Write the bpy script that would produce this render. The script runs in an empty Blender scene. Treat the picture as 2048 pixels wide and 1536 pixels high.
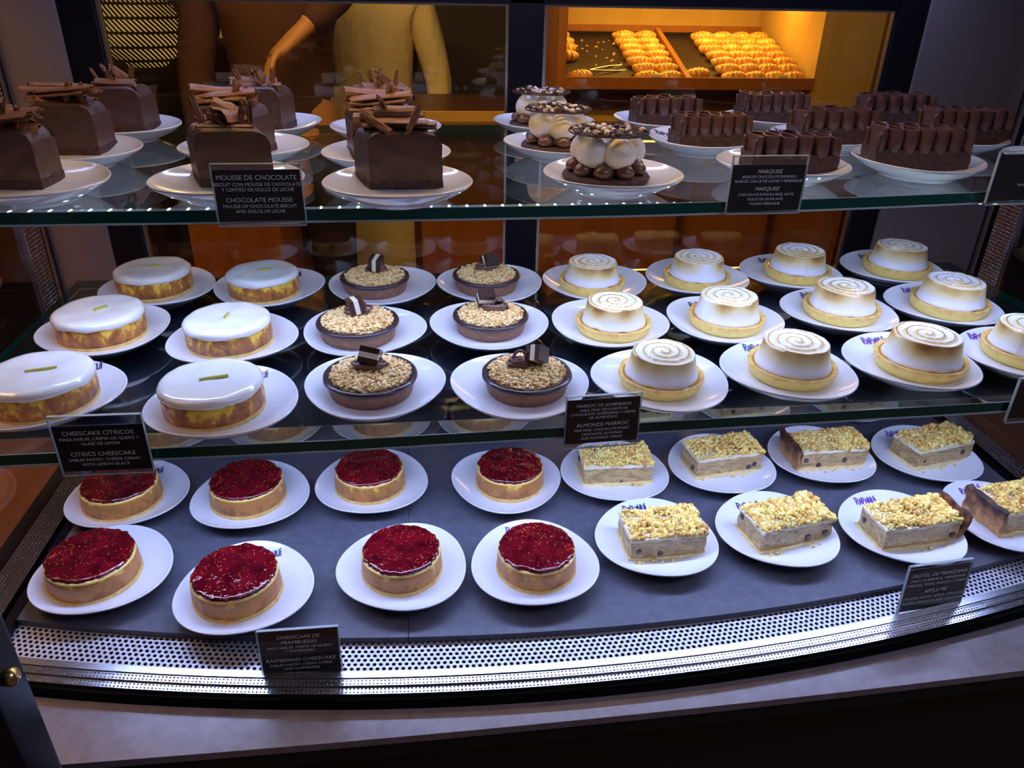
import bpy, bmesh, math, random
from mathutils import Vector, Matrix, noise
PI = math.pi
S = bpy.context.scene
COL = S.collection
# ------------------------------------------------------------------ camera, world, lights, exposure
cam = bpy.data.cameras.new('camera'); co = bpy.data.objects.new('camera', cam); COL.objects.link(co)
cam.sensor_width = 36; cam.lens = 27.07; cam.clip_start = .02; cam.clip_end = 60
R_ = Vector((0.993087, -0.115709, 0.019755)); U_ = Vector((0.037466, 0.471941, 0.880834)); W_ = Vector((0.111244, 0.874004, -0.473013))
co.matrix_world = Matrix(((R_.x, U_.x, -W_.x, 0), (R_.y, U_.y, -W_.y, 0), (R_.z, U_.z, -W_.z, .6961), (0, 0, 0, 1)))
S.camera = co
S.view_settings.view_transform = 'Standard'; S.view_settings.look = 'None'
S.view_settings.exposure = 0.25; S.view_settings.gamma = 1; S.view_settings.use_curve_mapping = False
w = bpy.data.worlds.new('world'); S.world = w; w.use_nodes = True
w.node_tree.nodes['Background'].inputs[0].default_value = (.50, .46, .62, 1)
w.node_tree.nodes['Background'].inputs[1].default_value = .06
S.cycles.max_bounces = 10; S.cycles.transparent_max_bounces = 24
S.cycles.caustics_reflective = False; S.cycles.caustics_refractive = False

def area(name, loc, size, power, color, rot=(0, 0, 0), spread=180):
    l = bpy.data.lights.new(name, 'AREA'); l.shape = 'RECTANGLE'; l.size, l.size_y = size
    l.energy = power; l.color = color; l.spread = math.radians(spread)
    o = bpy.data.objects.new(name, l); COL.objects.link(o); o.location = loc; o.rotation_euler = rot
    return o
COOL = (.40, .51, 1.0); WARM = (1, .72, .36)
Z1, Z2, TILT = .243, .4655, 0.0
FLOOR = -.80
area('led_canopy_rear', (.20, 1.32, .83), (1.35, .03), 3.0, COOL, (math.radians(-12), 0, 0))
area('led_canopy_front', (.10, .98, .83), (1.0, .03), 1.6, (1, .66, .34), (math.radians(-8), 0, 0))
area('led_shelf_top', (.20, .895, Z2 - .026), (1.30, .012), 2.6, COOL, (math.radians(3), 0, 0))
area('led_shelf_middle', (.20, .797, Z1 - .026), (1.30, .012), 3.1, COOL, (math.radians(2), 0, 0))
area('shop_ceiling_lamp', (1.25, -.15, 1.6), (1.6, .5), 8, (.58, .62, 1.0), (math.radians(14), math.radians(14), 0))
area('backroom_fill', (-.25, 1.9, 1.35), (1.2, .5), 12, WARM, (math.radians(55), 0, 0))  # added warm fill, set before the people to brighten them
area('side_wood_fill', (-1.0, .95, 1.2), (.3, .8), 10, (1, .55, .25), (0, math.radians(-30), 0))  # added fill to light the wood at the left, no actual lamp
area('pastry_nook_lamp', (.82, 2.50, .690), (.66, .10), 4.2, (1, .70, .22), (0, 0, 0))
area('counter_front_lamp', (.5, 1.75, .70), (1.4, .15), 2.2, (1, .62, .26), (math.radians(30), 0, 0))

# ------------------------------------------------------------------ materials
def mat(name, color=(.5, .5, .5), rough=.5, metal=0, spec=.5, coat=0, sss=0, emit=None, estr=0, alpha=1):
    m = bpy.data.materials.new(name); m.use_nodes = True
    b = m.node_tree.nodes['Principled BSDF']
    b.inputs['Base Color'].default_value = (*color, 1); b.inputs['Roughness'].default_value = rough
    b.inputs['Metallic'].default_value = metal; b.inputs['Specular IOR Level'].default_value = spec
    b.inputs['Coat Weight'].default_value = coat; b.inputs['Coat Roughness'].default_value = .08
    if sss:
        b.inputs['Subsurface Weight'].default_value = sss; b.inputs['Subsurface Radius'].default_value = (.01, .008, .006); b.inputs['Subsurface Scale'].default_value = .6
    if emit: b.inputs['Emission Color'].default_value = (*emit, 1); b.inputs['Emission Strength'].default_value = estr
    return m
def N(m, t, **k):
    n = m.node_tree.nodes.new(t)
    for a, v in k.items(): setattr(n, a, v)
    return n
def L(m, a, b): m.node_tree.links.new(a, b)
def bsdf(m): return m.node_tree.nodes['Principled BSDF']
def ramp(m, fac, stops, interp='LINEAR'):
    r = N(m, 'ShaderNodeValToRGB'); r.color_ramp.interpolation = interp
    e = r.color_ramp.elements
    while len(e) < len(stops): e.new(.5)
    for i, (p, c) in enumerate(stops): e[i].position = p; e[i].color = (*c, 1)
    L(m, fac, r.inputs[0]); return r.outputs[0]
def coords(m, scale=(1, 1, 1), kind='Object'):
    t = N(m, 'ShaderNodeTexCoord'); mp = N(m, 'ShaderNodeMapping'); mp.inputs['Scale'].default_value = scale
    if kind == 'Object':
        oi = N(m, 'ShaderNodeObjectInfo'); sc = N(m, 'ShaderNodeVectorMath', operation='SCALE'); sc.inputs['Scale'].default_value = 3.0
        cx = N(m, 'ShaderNodeCombineXYZ'); L(m, oi.outputs['Random'], cx.inputs[0]); L(m, oi.outputs['Random'], cx.inputs[1])
        L(m, cx.outputs[0], sc.inputs[0]); ad = N(m, 'ShaderNodeVectorMath', operation='ADD')
        L(m, t.outputs['Object'], ad.inputs[0]); L(m, sc.outputs[0], ad.inputs[1]); L(m, ad.outputs[0], mp.inputs[0])
    else: L(m, t.outputs[kind], mp.inputs[0])
    return mp.outputs[0]
def noi(m, vec, scale, detail=3, rough=.55, dist=0):
    n = N(m, 'ShaderNodeTexNoise'); n.inputs['Scale'].default_value = scale; n.inputs['Detail'].default_value = detail
    n.inputs['Roughness'].default_value = rough; n.inputs['Distortion'].default_value = dist; L(m, vec, n.inputs['Vector']); return n.outputs['Fac']
def voro(m, vec, scale, feature='F1'):
    n = N(m, 'ShaderNodeTexVoronoi', feature=feature); n.inputs['Scale'].default_value = scale; L(m, vec, n.inputs['Vector']); return n
def math_(m, op, a, b=None, clamp=False):
    n = N(m, 'ShaderNodeMath', operation=op, use_clamp=clamp)
    for i, v in enumerate((a, b)):
        if v is None: continue
        if isinstance(v, (int, float)): n.inputs[i].default_value = v
        else: L(m, v, n.inputs[i])
    return n.outputs[0]
def mix(m, fac, a, b):
    n = N(m, 'ShaderNodeMix', data_type='RGBA')
    for s, v in ((n.inputs[0], fac), (n.inputs[6], a), (n.inputs[7], b)):
        if isinstance(v, tuple): s.default_value = (*v, 1)
        elif isinstance(v, (int, float)): s.default_value = v
        else: L(m, v, s)
    return n.outputs[2]
def bump(m, h, strength=.3, dist=.002):
    n = N(m, 'ShaderNodeBump'); n.inputs['Strength'].default_value = strength; n.inputs['Distance'].default_value = dist
    L(m, h, n.inputs['Height']); L(m, n.outputs[0], bsdf(m).inputs['Normal'])
def base(m, c): L(m, c, bsdf(m).inputs['Base Color'])
def objz(m):
    t = N(m, 'ShaderNodeTexCoord'); s = N(m, 'ShaderNodeSeparateXYZ'); L(m, t.outputs['Object'], s.inputs[0]); return s.outputs['Z']

M = {}
M['china'] = mat('white_china', (.80, .80, .81), .12, coat=.4)
M['ink_blue'] = mat('blue_ink', (.015, .02, .12), .4)
M['ink_purple'] = mat('purple_ink', (.13, .02, .30), .4)
# slate
m = M['slate'] = mat('grey_slate', (.07, .07, .075), .42); v = coords(m, kind='Object')
base(m, ramp(m, noi(m, v, 60, 6, .7), [(.3, (.080, .080, .100)), (.75, (.135, .134, .162))])); bump(m, noi(m, v, 400, 4), .25, .0006)
m = M['counter'] = mat('brown_stone_counter', (.1, .08, .08), .33); v = coords(m)
base(m, ramp(m, noi(m, v, 45, 7, .75), [(.3, (.18, .15, .155)), (.75, (.30, .26, .27))])); bump(m, noi(m, v, 600, 3), .15, .0004)
m = M['steel'] = mat('brushed_steel', (.62, .62, .64), .27, 1)
m = M['grille'] = mat('perforated_steel', (.62, .62, .66), .40, .4); 
m = M['panel'] = mat('brushed_grey_panel', (.25, .20, .205), .38, .35); v = coords(m, (1, 1, .02)); bump(m, noi(m, v, 900, 2), .12, .0004)
m = M['dimple'] = mat('dimpled_steel_strip', (.66, .66, .68), .22, 1); v = coords(m, kind='UV')
sx = N(m, 'ShaderNodeSeparateXYZ'); L(m, v, sx.inputs[0])
fu = math_(m, 'SUBTRACT', math_(m, 'FRACT', sx.outputs[0]), .5); fv = math_(m, 'SUBTRACT', math_(m, 'FRACT', sx.outputs[1]), .5)
d2 = math_(m, 'ADD', math_(m, 'MULTIPLY', fu, fu), math_(m, 'MULTIPLY', fv, fv))
bump(m, math_(m, 'SUBTRACT', 1.0, math_(m, 'MULTIPLY', d2, 12.0), clamp=True), 1.0, .0016)
M['black'] = mat('black_metal', (.004, .004, .008), .34, spec=.3)
M['blackmatte'] = mat('black_rubber', (.003, .003, .003), .8, spec=.1)
M['void'] = mat('dark_plinth', (.006, .005, .006), .7)
M['postblack'] = mat('black_painted_post', (.003, .003, .007), .42, spec=.22)
M['brass'] = mat('brass', (.75, .55, .2), .25, 1)
M['housing'] = mat('white_light_strip', (.8, .8, .82), .3)
M['led'] = mat('led_chip', (1, 1, 1), .4, emit=(.75, .82, 1), estr=14)
def wood(name, c0, c1, sc=(1, 1, .12), rough=.35, k=14):
    m = mat(name, c0, rough); v = coords(m, sc); base(m, ramp(m, noi(m, v, k, 6, .65, .6), [(.3, c0), (.7, c1)])); return m
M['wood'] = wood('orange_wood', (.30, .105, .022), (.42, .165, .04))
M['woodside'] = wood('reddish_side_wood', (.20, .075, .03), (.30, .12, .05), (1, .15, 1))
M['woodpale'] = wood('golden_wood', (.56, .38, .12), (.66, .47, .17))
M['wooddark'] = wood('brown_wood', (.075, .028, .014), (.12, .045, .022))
M['floorwood'] = wood('wood_floor', (.30, .14, .05), (.44, .22, .08), (.15, 1, 1))
# clear glass: transmits straight through and reflects by angle
def glass(name, tint, ior=1.5, extra=0.0, gloss=(1, 1, 1)):
    m = bpy.data.materials.new(name); m.use_nodes = True; nt = m.node_tree; nt.nodes.remove(nt.nodes['Principled BSDF'])
    out = nt.nodes['Material Output']; tr = N(m, 'ShaderNodeBsdfTransparent'); gl = N(m, 'ShaderNodeBsdfGlossy'); fr = N(m, 'ShaderNodeFresnel')
    tr.inputs[0].default_value = (*tint, 1); gl.inputs[0].default_value = (*gloss, 1); gl.inputs['Roughness'].default_value = .0; 
    ge = N(m, 'ShaderNodeNewGeometry'); L(m, math_(m, 'ADD', math_(m, 'MULTIPLY', ge.outputs['Backfacing'], 1 / ior - ior), ior), fr.inputs[0])
    mx = N(m, 'ShaderNodeMixShader'); fac = math_(m, 'ADD', fr.outputs[0], extra, True) if extra else fr.outputs[0]
    L(m, fac, mx.inputs[0]); L(m, tr.outputs[0], mx.inputs[1]); L(m, gl.outputs[0], mx.inputs[2]); L(m, mx.outputs[0], out.inputs[0]); return m
M['shelfglass'] = glass('clear_shelf_glass', (.88, .95, .935), 1.5, .06)
M['sideglass'] = glass('side_glass', (.85, .86, .9), 1.5, .03)
M['doorglass'] = glass('amber_tinted_door_glass', (.80, .72, .50), 1.5, .0)
M['acrylic'] = glass('clear_acrylic', (.97, .97, .97), 1.35, .0)
M['edge'] = mat('green_glass_edge', (.004, .060, .040), .08, coat=.5)
M['edgeline'] = mat('polished_glass_arris', (.45, .55, .55), .2)
m = M['smoke'] = mat('smoked_glass_backing', (.022, .026, .045), .12, spec=.25)
M['cardink'] = mat('white_card_lettering', (.95, .93, .90), .6)
M['card'] = mat('dark_brown_card', (.026, .017, .017), .45)
# cheesecake side
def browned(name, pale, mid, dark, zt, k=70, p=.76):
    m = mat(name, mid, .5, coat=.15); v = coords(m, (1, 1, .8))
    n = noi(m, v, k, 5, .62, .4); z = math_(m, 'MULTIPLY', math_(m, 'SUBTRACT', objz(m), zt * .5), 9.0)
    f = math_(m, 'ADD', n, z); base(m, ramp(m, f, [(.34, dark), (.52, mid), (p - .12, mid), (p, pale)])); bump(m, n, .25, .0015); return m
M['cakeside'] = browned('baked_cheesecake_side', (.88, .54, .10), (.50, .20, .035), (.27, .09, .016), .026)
M['cakeside2'] = browned('dark_baked_cheesecake_side', (.95, .60, .05), (.46, .16, .022), (.20, .06, .012), .022, 80, .67)
M['custard'] = mat('pale_cheesecake_rim', (.90, .62, .16), .4, coat=.2)
m = M['crustpale'] = mat('pale_sable_crust', (.72, .50, .24), .7); v = coords(m); bump(m, noi(m, v, 500, 3), .5, .001)
base(m, ramp(m, noi(m, v, 120, 4), [(.3, (.62, .36, .08)), (.7, (.84, .58, .20))]))
m = M['jam'] = mat('raspberry_jam', (.30, .004, .012), .06, coat=1.0, spec=.5); v = coords(m)
vo = voro(m, v, 420); n = noi(m, v, 25, 3)
seed = math_(m, 'LESS_THAN', vo.outputs['Distance'], math_(m, 'MULTIPLY', n, .52)); rnd = N(m, 'ShaderNodeSeparateColor'); L(m, vo.outputs['Color'], rnd.inputs[0])
seed = math_(m, 'MULTIPLY', seed, math_(m, 'GREATER_THAN', rnd.outputs[0], .72))
base(m, mix(m, seed, ramp(m, noi(m, v, 50, 4), [(.3, (.055, .001, .004)), (.7, (.19, .004, .010))]), (.75, .22, .07)))
bump(m, math_(m, 'ADD', noi(m, v, 110, 3, .5), math_(m, 'MULTIPLY', seed, .5)), .55, .004)
m = M['glaze'] = mat('white_lemon_glaze', (.92, .90, .80), .16, coat=.5, sss=.25); v = coords(m); bump(m, noi(m, v, 45, 3), .12, .003)
M['peel'] = mat('candied_lime_peel', (.50, .46, .035), .25, coat=.5)
m = M['chocshell'] = mat('cocoa_tart_shell', (.24, .105, .055), .62); v = coords(m); vo = voro(m, v, 210)
pit = math_(m, 'LESS_THAN', vo.outputs['Distance'], .16)
base(m, mix(m, math_(m, 'MULTIPLY', pit, .8), ramp(m, noi(m, v, 150, 5), [(.3, (.20, .085, .042)), (.7, (.31, .145, .078))]), (.05, .02, .012))); bump(m, noi(m, v, 300, 4), .5, .001)
M['ganache'] = mat('dark_ganache', (.045, .022, .024), .3, coat=.3)
m = M['almond'] = mat('chopped_toasted_almonds', (.7, .5, .25), .5, coat=.2)
geo = N(m, 'ShaderNodeNewGeometry'); base(m, ramp(m, geo.outputs['Random Per Island'], [(0, (.50, .22, .06)), (.2, (.80, .50, .16)), (.6, (.92, .68, .28)), (1, (.96, .80, .42))]))
m = M['almondbed'] = mat('crushed_almond_bed', (.6, .4, .2), .6); v = coords(m); vo = voro(m, v, 420); rr_ = N(m, 'ShaderNodeSeparateColor'); L(m, vo.outputs['Color'], rr_.inputs[0])
base(m, ramp(m, rr_.outputs[0], [(0, (.42, .18, .05)), (.4, (.78, .50, .18)), (1, (.93, .74, .38))])); bump(m, vo.outputs['Distance'], 1.0, .003)
M['milk'] = mat('milk_chocolate_coil', (.17, .078, .055), .35, coat=.25)
M['dark'] = mat('dark_chocolate', (.050, .019, .013), .32, coat=.2)
M['whitechoc'] = mat('white_chocolate', (.82, .74, .56), .4)
m = M['shell'] = mat('butter_tart_shell', (.8, .56, .24), .55, coat=.1); v = coords(m)
n = noi(m, v, 110, 5); f = math_(m, 'ADD', n, math_(m, 'MULTIPLY', math_(m, 'SUBTRACT', objz(m), .012), 26.0))
base(m, ramp(m, f, [(.30, (.92, .70, .18)), (.55, (.88, .60, .15)), (.85, (.66, .33, .07))])); bump(m, noi(m, v, 350, 4), .35, .0009)
M['curd'] = mat('lemon_curd', (.55, .28, .05), .15, coat=.6)
m = M['meringue'] = mat('toasted_meringue', (.93, .92, .93), .35, coat=.2, sss=.15)
a = N(m, 'ShaderNodeVertexColor', layer_name='toast'); s = N(m, 'ShaderNodeSeparateColor'); L(m, a.outputs[0], s.inputs[0]); v = coords(m)
f = math_(m, 'MULTIPLY', s.outputs[0], math_(m, 'ADD', .55, math_(m, 'MULTIPLY', noi(m, v, 60, 4), .9)))
base(m, ramp(m, f, [(0, (.90, .90, .93)), (.25, (.86, .74, .42)), (.58, (.68, .44, .13)), (1, (.30, .13, .03))])); bump(m, noi(m, v, 260, 3), .12, .001)
m = M['pastry'] = mat('shortcrust_base', (.80, .66, .40), .65); v = coords(m); bump(m, noi(m, v, 500, 3), .6, .001)
base(m, ramp(m, noi(m, v, 140, 4), [(.3, (.80, .56, .20)), (.7, (.92, .76, .38))]))
m = M['apple'] = mat('cinnamon_apple_filling', (.4, .3, .2), .38, coat=.3, sss=.1); v = coords(m, (1, 1, 3.2))
n = noi(m, v, 55, 5, .6, 1.2)
base(m, ramp(m, n, [(.28, (.24, .12, .035)), (.45, (.44, .28, .10)), (.6, (.58, .40, .16)), (.78, (.70, .54, .26))])); bump(m, n, .5, .003)
m = M['cream'] = mat('white_cream_layer', (.88, .80, .54), .5); v = coords(m); bump(m, noi(m, v, 260, 4), .7, .002)
M['raisin'] = mat('dark_raisin', (.050, .020, .020), .3, coat=.4)
m = M['crumble'] = mat('golden_crumble', (.8, .6, .25), .65); geo = N(m, 'ShaderNodeNewGeometry'); v = coords(m)
f = math_(m, 'ADD', math_(m, 'MULTIPLY', geo.outputs['Random Per Island'], .55), math_(m, 'MULTIPLY', noi(m, v, 28, 2), .45))
base(m, ramp(m, f, [(.15, (.50, .21, .05)), (.34, (.82, .48, .11)), (.55, (.94, .70, .16)), (.85, (.96, .82, .32))])); bump(m, noi(m, v, 700, 3), .6, .001)
m = M['browncrust'] = mat('browned_crust_edge', (.35, .15, .05), .55); v = coords(m)
f = math_(m, 'ADD', noi(m, v, 60, 4), math_(m, 'MULTIPLY', math_(m, 'SUBTRACT', objz(m), .02), -14.0))
base(m, ramp(m, f, [(.30, (.045, .018, .012)), (.48, (.26, .09, .025)), (.75, (.66, .34, .11))])); bump(m, noi(m, v, 220, 4), .6, .002)
m = M['mousse'] = mat('chocolate_mousse', (.16, .08, .055), .5, coat=.05); v = coords(m); vo = voro(m, v, 150)
pit = math_(m, 'MULTIPLY', math_(m, 'LESS_THAN', vo.outputs['Distance'], .13), math_(m, 'GREATER_THAN', noi(m, v, 40, 2), .5))
base(m, mix(m, math_(m, 'MULTIPLY', pit, .75), ramp(m, noi(m, v, 90, 5), [(.3, (.064, .027, .016)), (.7, (.095, .042, .027))]), (.04, .018, .012)))
bump(m, math_(m, 'SUBTRACT', noi(m, v, 200, 4), math_(m, 'MULTIPLY', pit, .8)), .35, .0015)
m = M['biscuit'] = mat('chocolate_biscuit', (.07, .03, .02), .75); v = coords(m); bump(m, noi(m, v, 260, 5), .9, .002)
base(m, ramp(m, noi(m, v, 160, 4), [(.3, (.035, .015, .012)), (.7, (.10, .045, .033))]))
m = M['bark'] = mat('flaked_milk_chocolate', (.24, .115, .06), .45); v = coords(m, (.12, 1, 1)); n = noi(m, v, 420, 4, .7)
base(m, ramp(m, n, [(.3, (.15, .055, .024)), (.7, (.36, .17, .08))])); bump(m, n, .6, .001)
m = M['ruffle'] = mat('piped_chocolate_ruffle', (.115, .050, .042), .34, coat=.15); v = coords(m); bump(m, noi(m, v, 180, 3), .12, .001)
M['ball'] = mat('milk_chocolate_cream', (.14, .060, .035), .3, coat=.3)
m = M['blob'] = mat('italian_meringue', (.90, .88, .85), .32, coat=.12, sss=.3); a = N(m, 'ShaderNodeVertexColor', layer_name='toast')
s = N(m, 'ShaderNodeSeparateColor'); L(m, a.outputs[0], s.inputs[0]); base(m, ramp(m, s.outputs[0], [(0, (.92, .90, .84)), (.5, (.86, .72, .42)), (1, (.70, .48, .18))]))
M['nutmix'] = mat('chopped_nuts_and_chocolate', (.5, .4, .3), .45); m = M['nutmix']
geo = N(m, 'ShaderNodeNewGeometry'); base(m, ramp(m, geo.outputs['Random Per Island'], [(0, (.07, .025, .015)), (.42, (.16, .065, .04)), (.45, (.55, .35, .17)), (.66, (.82, .76, .66)), (1, (.92, .90, .85))], 'CONSTANT'))
m = M['croissant'] = mat('glazed_croissant', (.7, .33, .06), .25, coat=.6); v = coords(m); geo = N(m, 'ShaderNodeNewGeometry')
base(m, ramp(m, noi(m, v, 45, 4), [(.3, (.52, .20, .03)), (.55, (.78, .40, .08)), (.75, (.90, .62, .22))])); bump(m, noi(m, v, 160, 3), .3, .002)
M['tray'] = mat('dark_baking_tray', (.035, .022, .015), .4, .3)
M['skin'] = mat('skin', (.62, .33, .18), .5, sss=.05)
M['hair'] = mat('dark_hair', (.02, .012, .01), .5)
M['maroon'] = mat('maroon_shirt', (.085, .035, .035), .85)
M['trouser'] = mat('dark_trousers', (.022, .018, .02), .85)
m = M['beige'] = mat('beige_cloth', (.82, .72, .50), .85); v = coords(m, (1, 1, .3)); bump(m, noi(m, v, 9, 3), .8, .03)
M['wire'] = mat('dark_woven_cane', (.035, .022, .014), .5)
M['paper'] = mat('cream_paper', (.80, .76, .55), .6)
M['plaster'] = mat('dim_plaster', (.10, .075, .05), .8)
M['brightwall'] = mat('cream_wall', (.75, .68, .5), .7)
M['liner_glow'] = mat('added_liner_glow', (1, .9, .6), .4, emit=(1, .78, .42), estr=.55)
M['tag'] = mat('cream_price_tag', (.85, .8, .55), .5)

# ------------------------------------------------------------------ helpers
def tag(o, label=None, cat=None, group=None, kind=None):
    if label: o['label'] = label
    if cat: o['category'] = cat
    if group: o['group'] = group
    if kind: o['kind'] = kind
    return o
def empty(name, loc=(0, 0, 0), rz=0, rx=0):
    o = bpy.data.objects.new(name, None); o.empty_display_size = .02; COL.objects.link(o); o.location = loc; o.rotation_euler = (rx, 0, rz); return o
def fin(name, me, mt, parent=None, loc=None, rot=None, smooth=40):
    me.materials.clear()
    for x in (mt if isinstance(mt, (list, tuple)) else [mt]): me.materials.append(x)
    if smooth:
        me.shade_smooth()
        if smooth < 180: me.set_sharp_from_angle(angle=math.radians(smooth))
    o = bpy.data.objects.new(name, me); COL.objects.link(o)
    if parent: o.parent = parent
    if loc: o.location = loc
    if rot: o.rotation_euler = rot
    return o
class MB:
    def __init__(s): s.v = []; s.f = []; s.mi = []; s.uv = None
    def add(s, vs, fs, mi=0):
        n = len(s.v); s.v += [tuple(x) for x in vs]; s.f += [tuple(i + n for i in f) for f in fs]; s.mi += [mi] * len(fs)
    def box(s, x0, x1, y0, y1, z0, z1, mi=0, mtx=None):
        vs = [Vector((x, y, z)) for z in (z0, z1) for y in (y0, y1) for x in (x0, x1)]
        if mtx: vs = [mtx @ v for v in vs]
        s.add(vs, [(0, 2, 3, 1), (4, 5, 7, 6), (0, 1, 5, 4), (2, 6, 7, 3), (0, 4, 6, 2), (1, 3, 7, 5)], mi)
    def tube(s, pts, rad, n=8, closed=False, mi=0):
        pts = [Vector(p) for p in pts]; k = len(pts); ref = Vector((0, 0, 1)); rings = []
        for i, p in enumerate(pts):
            t = (pts[(i + 1) % k] - pts[i - 1]) if closed else (pts[min(i + 1, k - 1)] - pts[max(i - 1, 0)])
            t.normalize(); a = t.cross(ref)
            if a.length < .05: a = t.cross(Vector((0, 1, 0)))
            a.normalize(); b = t.cross(a); r = rad[i] if isinstance(rad, (list, tuple)) else rad
            rings.append([p + r * (math.cos(2 * PI * j / n) * a + math.sin(2 * PI * j / n) * b) for j in range(n)])
        fs = []; m_ = k if closed else k - 1
        for i in range(m_):
            for j in range(n): fs.append((i * n + j, i * n + (j + 1) % n, ((i + 1) % k) * n + (j + 1) % n, ((i + 1) % k) * n + j))
        if not closed: fs += [tuple(range(n))[::-1], tuple((k - 1) * n + j for j in range(n))]
        s.add([v for r in rings for v in r], fs, mi)
    def mesh(s, name='mesh'):
        me = bpy.data.meshes.new(name); me.from_pydata(s.v, [], s.f)
        me.polygons.foreach_set('material_index', s.mi) if any(s.mi) else None
        me.update(); return me
    def build(s, name, mt, parent=None, loc=None, rot=None, smooth=0): return fin(name, s.mesh(name), mt, parent, loc, rot, smooth) if not any(s.mi) else s._multi(name, mt, parent, loc, rot, smooth)
    def _multi(s, name, mt, parent, loc, rot, smooth):
        o = fin(name, s.mesh(name), mt, parent, loc, rot, smooth); o.data.polygons.foreach_set('material_index', s.mi); return o
def lathe(prof, n=64, rf=None, zf=None, closed=True):
    """profile of (r, z) from the axis at the bottom round to the axis on top"""
    vs = []; fs = []
    for i, (r, z) in enumerate(prof):
        for j in range(n):
            a = 2 * PI * j / n; rr = r * (rf(a, i) if rf else 1); vs.append((rr * math.cos(a), rr * math.sin(a), z + (zf(a, i) if zf else 0)))
    k = len(prof)
    for i in range(k - 1):
        for j in range(n): fs.append((i * n + j, i * n + (j + 1) % n, (i + 1) * n + (j + 1) % n, (i + 1) * n + j))
    if closed: fs += [tuple(range(n))[::-1], tuple((k - 1) * n + j for j in range(n))]
    mb = MB(); mb.add(vs, fs); return mb
def bevel_mesh(me, w_, seg=2):
    bm = bmesh.new(); bm.from_mesh(me); bmesh.ops.bevel(bm, geom=bm.edges[:], offset=w_, segments=seg, affect='EDGES', profile=.6); bm.to_mesh(me); bm.free(); return me
def bbox(name, dims, mt, parent=None, bev=.002, seg=2, smooth=40):
    mb = MB(); mb.box(*dims); return fin(name, bevel_mesh(mb.mesh(name), bev, seg), mt, parent, smooth=smooth)
def nz(x, y=0, z=0): return noise.noise(Vector((x, y, z)))
ICO = None
def ico(sub):
    bm = bmesh.new(); bmesh.ops.create_icosphere(bm, subdivisions=sub, radius=1); v = [x.co.copy() for x in bm.verts]; f = [tuple(q.index for q in p.verts) for p in bm.faces]; bm.free(); return v, f
ICO1, ICO2, ICO3 = ico(1), ico(2), ico(3)
def chunks(items, rng, jag=.35, sub=None):
    v0, f0 = sub or ICO1; mb = MB()
    for (p, s3) in items:
        R = Matrix.Rotation(rng.uniform(0, 6.3), 3, 'Z') @ Matrix.Rotation(rng.uniform(0, 6.3), 3, 'X')
        mb.add([Vector(p) + R @ Vector([c * s * (1 + rng.uniform(-jag, jag)) for c, s in zip(v, s3)]) for v in v0], f0)
    return mb
def dup(root, loc, rz=0, rx=0, scale=None, zs=1.0):
    r = root.copy(); COL.objects.link(r); r.location = loc; r.rotation_euler = (rx, 0, rz)
    if scale: r.scale = (scale, scale, scale * zs)
    for ch in root.children:
        c = ch.copy(); COL.objects.link(c); c.parent = r
        for g in ch.children:
            d = g.copy(); COL.objects.link(d); d.parent = c
    return r
def wipe(root):
    for ch in list(root.children):
        for g in list(ch.children): bpy.data.objects.remove(g)
        bpy.data.objects.remove(ch)
    bpy.data.objects.remove(root)

# ------------------------------------------------------------------ room behind and around
def struct(name, dims, mt):
    mb = MB(); mb.box(*dims); return tag(mb.build(name, mt), kind='structure')
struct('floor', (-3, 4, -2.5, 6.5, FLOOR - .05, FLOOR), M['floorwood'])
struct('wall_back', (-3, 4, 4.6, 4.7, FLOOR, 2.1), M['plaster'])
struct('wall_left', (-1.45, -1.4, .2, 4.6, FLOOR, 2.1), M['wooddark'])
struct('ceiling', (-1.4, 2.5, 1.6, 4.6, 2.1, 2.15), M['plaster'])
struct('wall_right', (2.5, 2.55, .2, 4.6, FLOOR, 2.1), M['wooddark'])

# ------------------------------------------------------------------ counter and display case
def arc(x, y0, k=.182, xc=.145): return y0 + k * (x - xc) ** 2
def strip(name, xs, fy0, fy1, z0, z1, mt, parent=None, uvs=None, smooth=0):
    """curved bar between two front curves"""
    mb = MB(); vs = []; fs = []
    for x in xs: vs += [(x, fy0(x), z0), (x, fy1(x), z0), (x, fy1(x), z1), (x, fy0(x), z1)]
    n = len(xs)
    for i in range(n - 1):
        a, b = 4 * i, 4 * i + 4
        for j in range(4): fs.append((a + j, b + j, b + (j + 1) % 4, a + (j + 1) % 4))
    fs += [(0, 1, 2, 3), tuple(4 * (n - 1) + j for j in (3, 2, 1, 0))]
    mb.add(vs, fs); me = mb.mesh(name)
    bm = bmesh.new(); bm.from_mesh(me); bmesh.ops.recalc_face_normals(bm, faces=bm.faces); bm.to_mesh(me); bm.free()
    if uvs:
        uv = me.uv_layers.new(name='UVMap'); p = .0042
        for lp in me.loops:
            c = me.vertices[lp.vertex_index].co; uv.data[lp.index].uv = (c.x / p, (c.y - fy0(c.x)) / p + .0)
    return fin(name, me, mt, parent, smooth=smooth)
def lin(a, b, n): return [a + (b - a) * i / n for i in range(n + 1)]
case = empty('display_case', (.25, 1.3, FLOOR)); tag(case, 'curved pastry display case with black posts, steel rails and a stone counter ledge', 'display case')
case.location = (0, 0, 0)
XS = lin(-.556, .965, 64)
cf = lambda x: 0.5494 + 0.0047 * x + 0.0262 * x * x
t = strip('counter_ledge', lin(-.85, 1.25, 60), cf, lambda x: arc(min(max(x, -.56), .97), .5780), -.030, -.020, M['counter'], case)
strip('counter_skirt', lin(-.85, 1.25, 60), lambda x: cf(x) + .004, lambda x: cf(x) + .034, -.0555, -.0305, M['void'], case)
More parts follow.
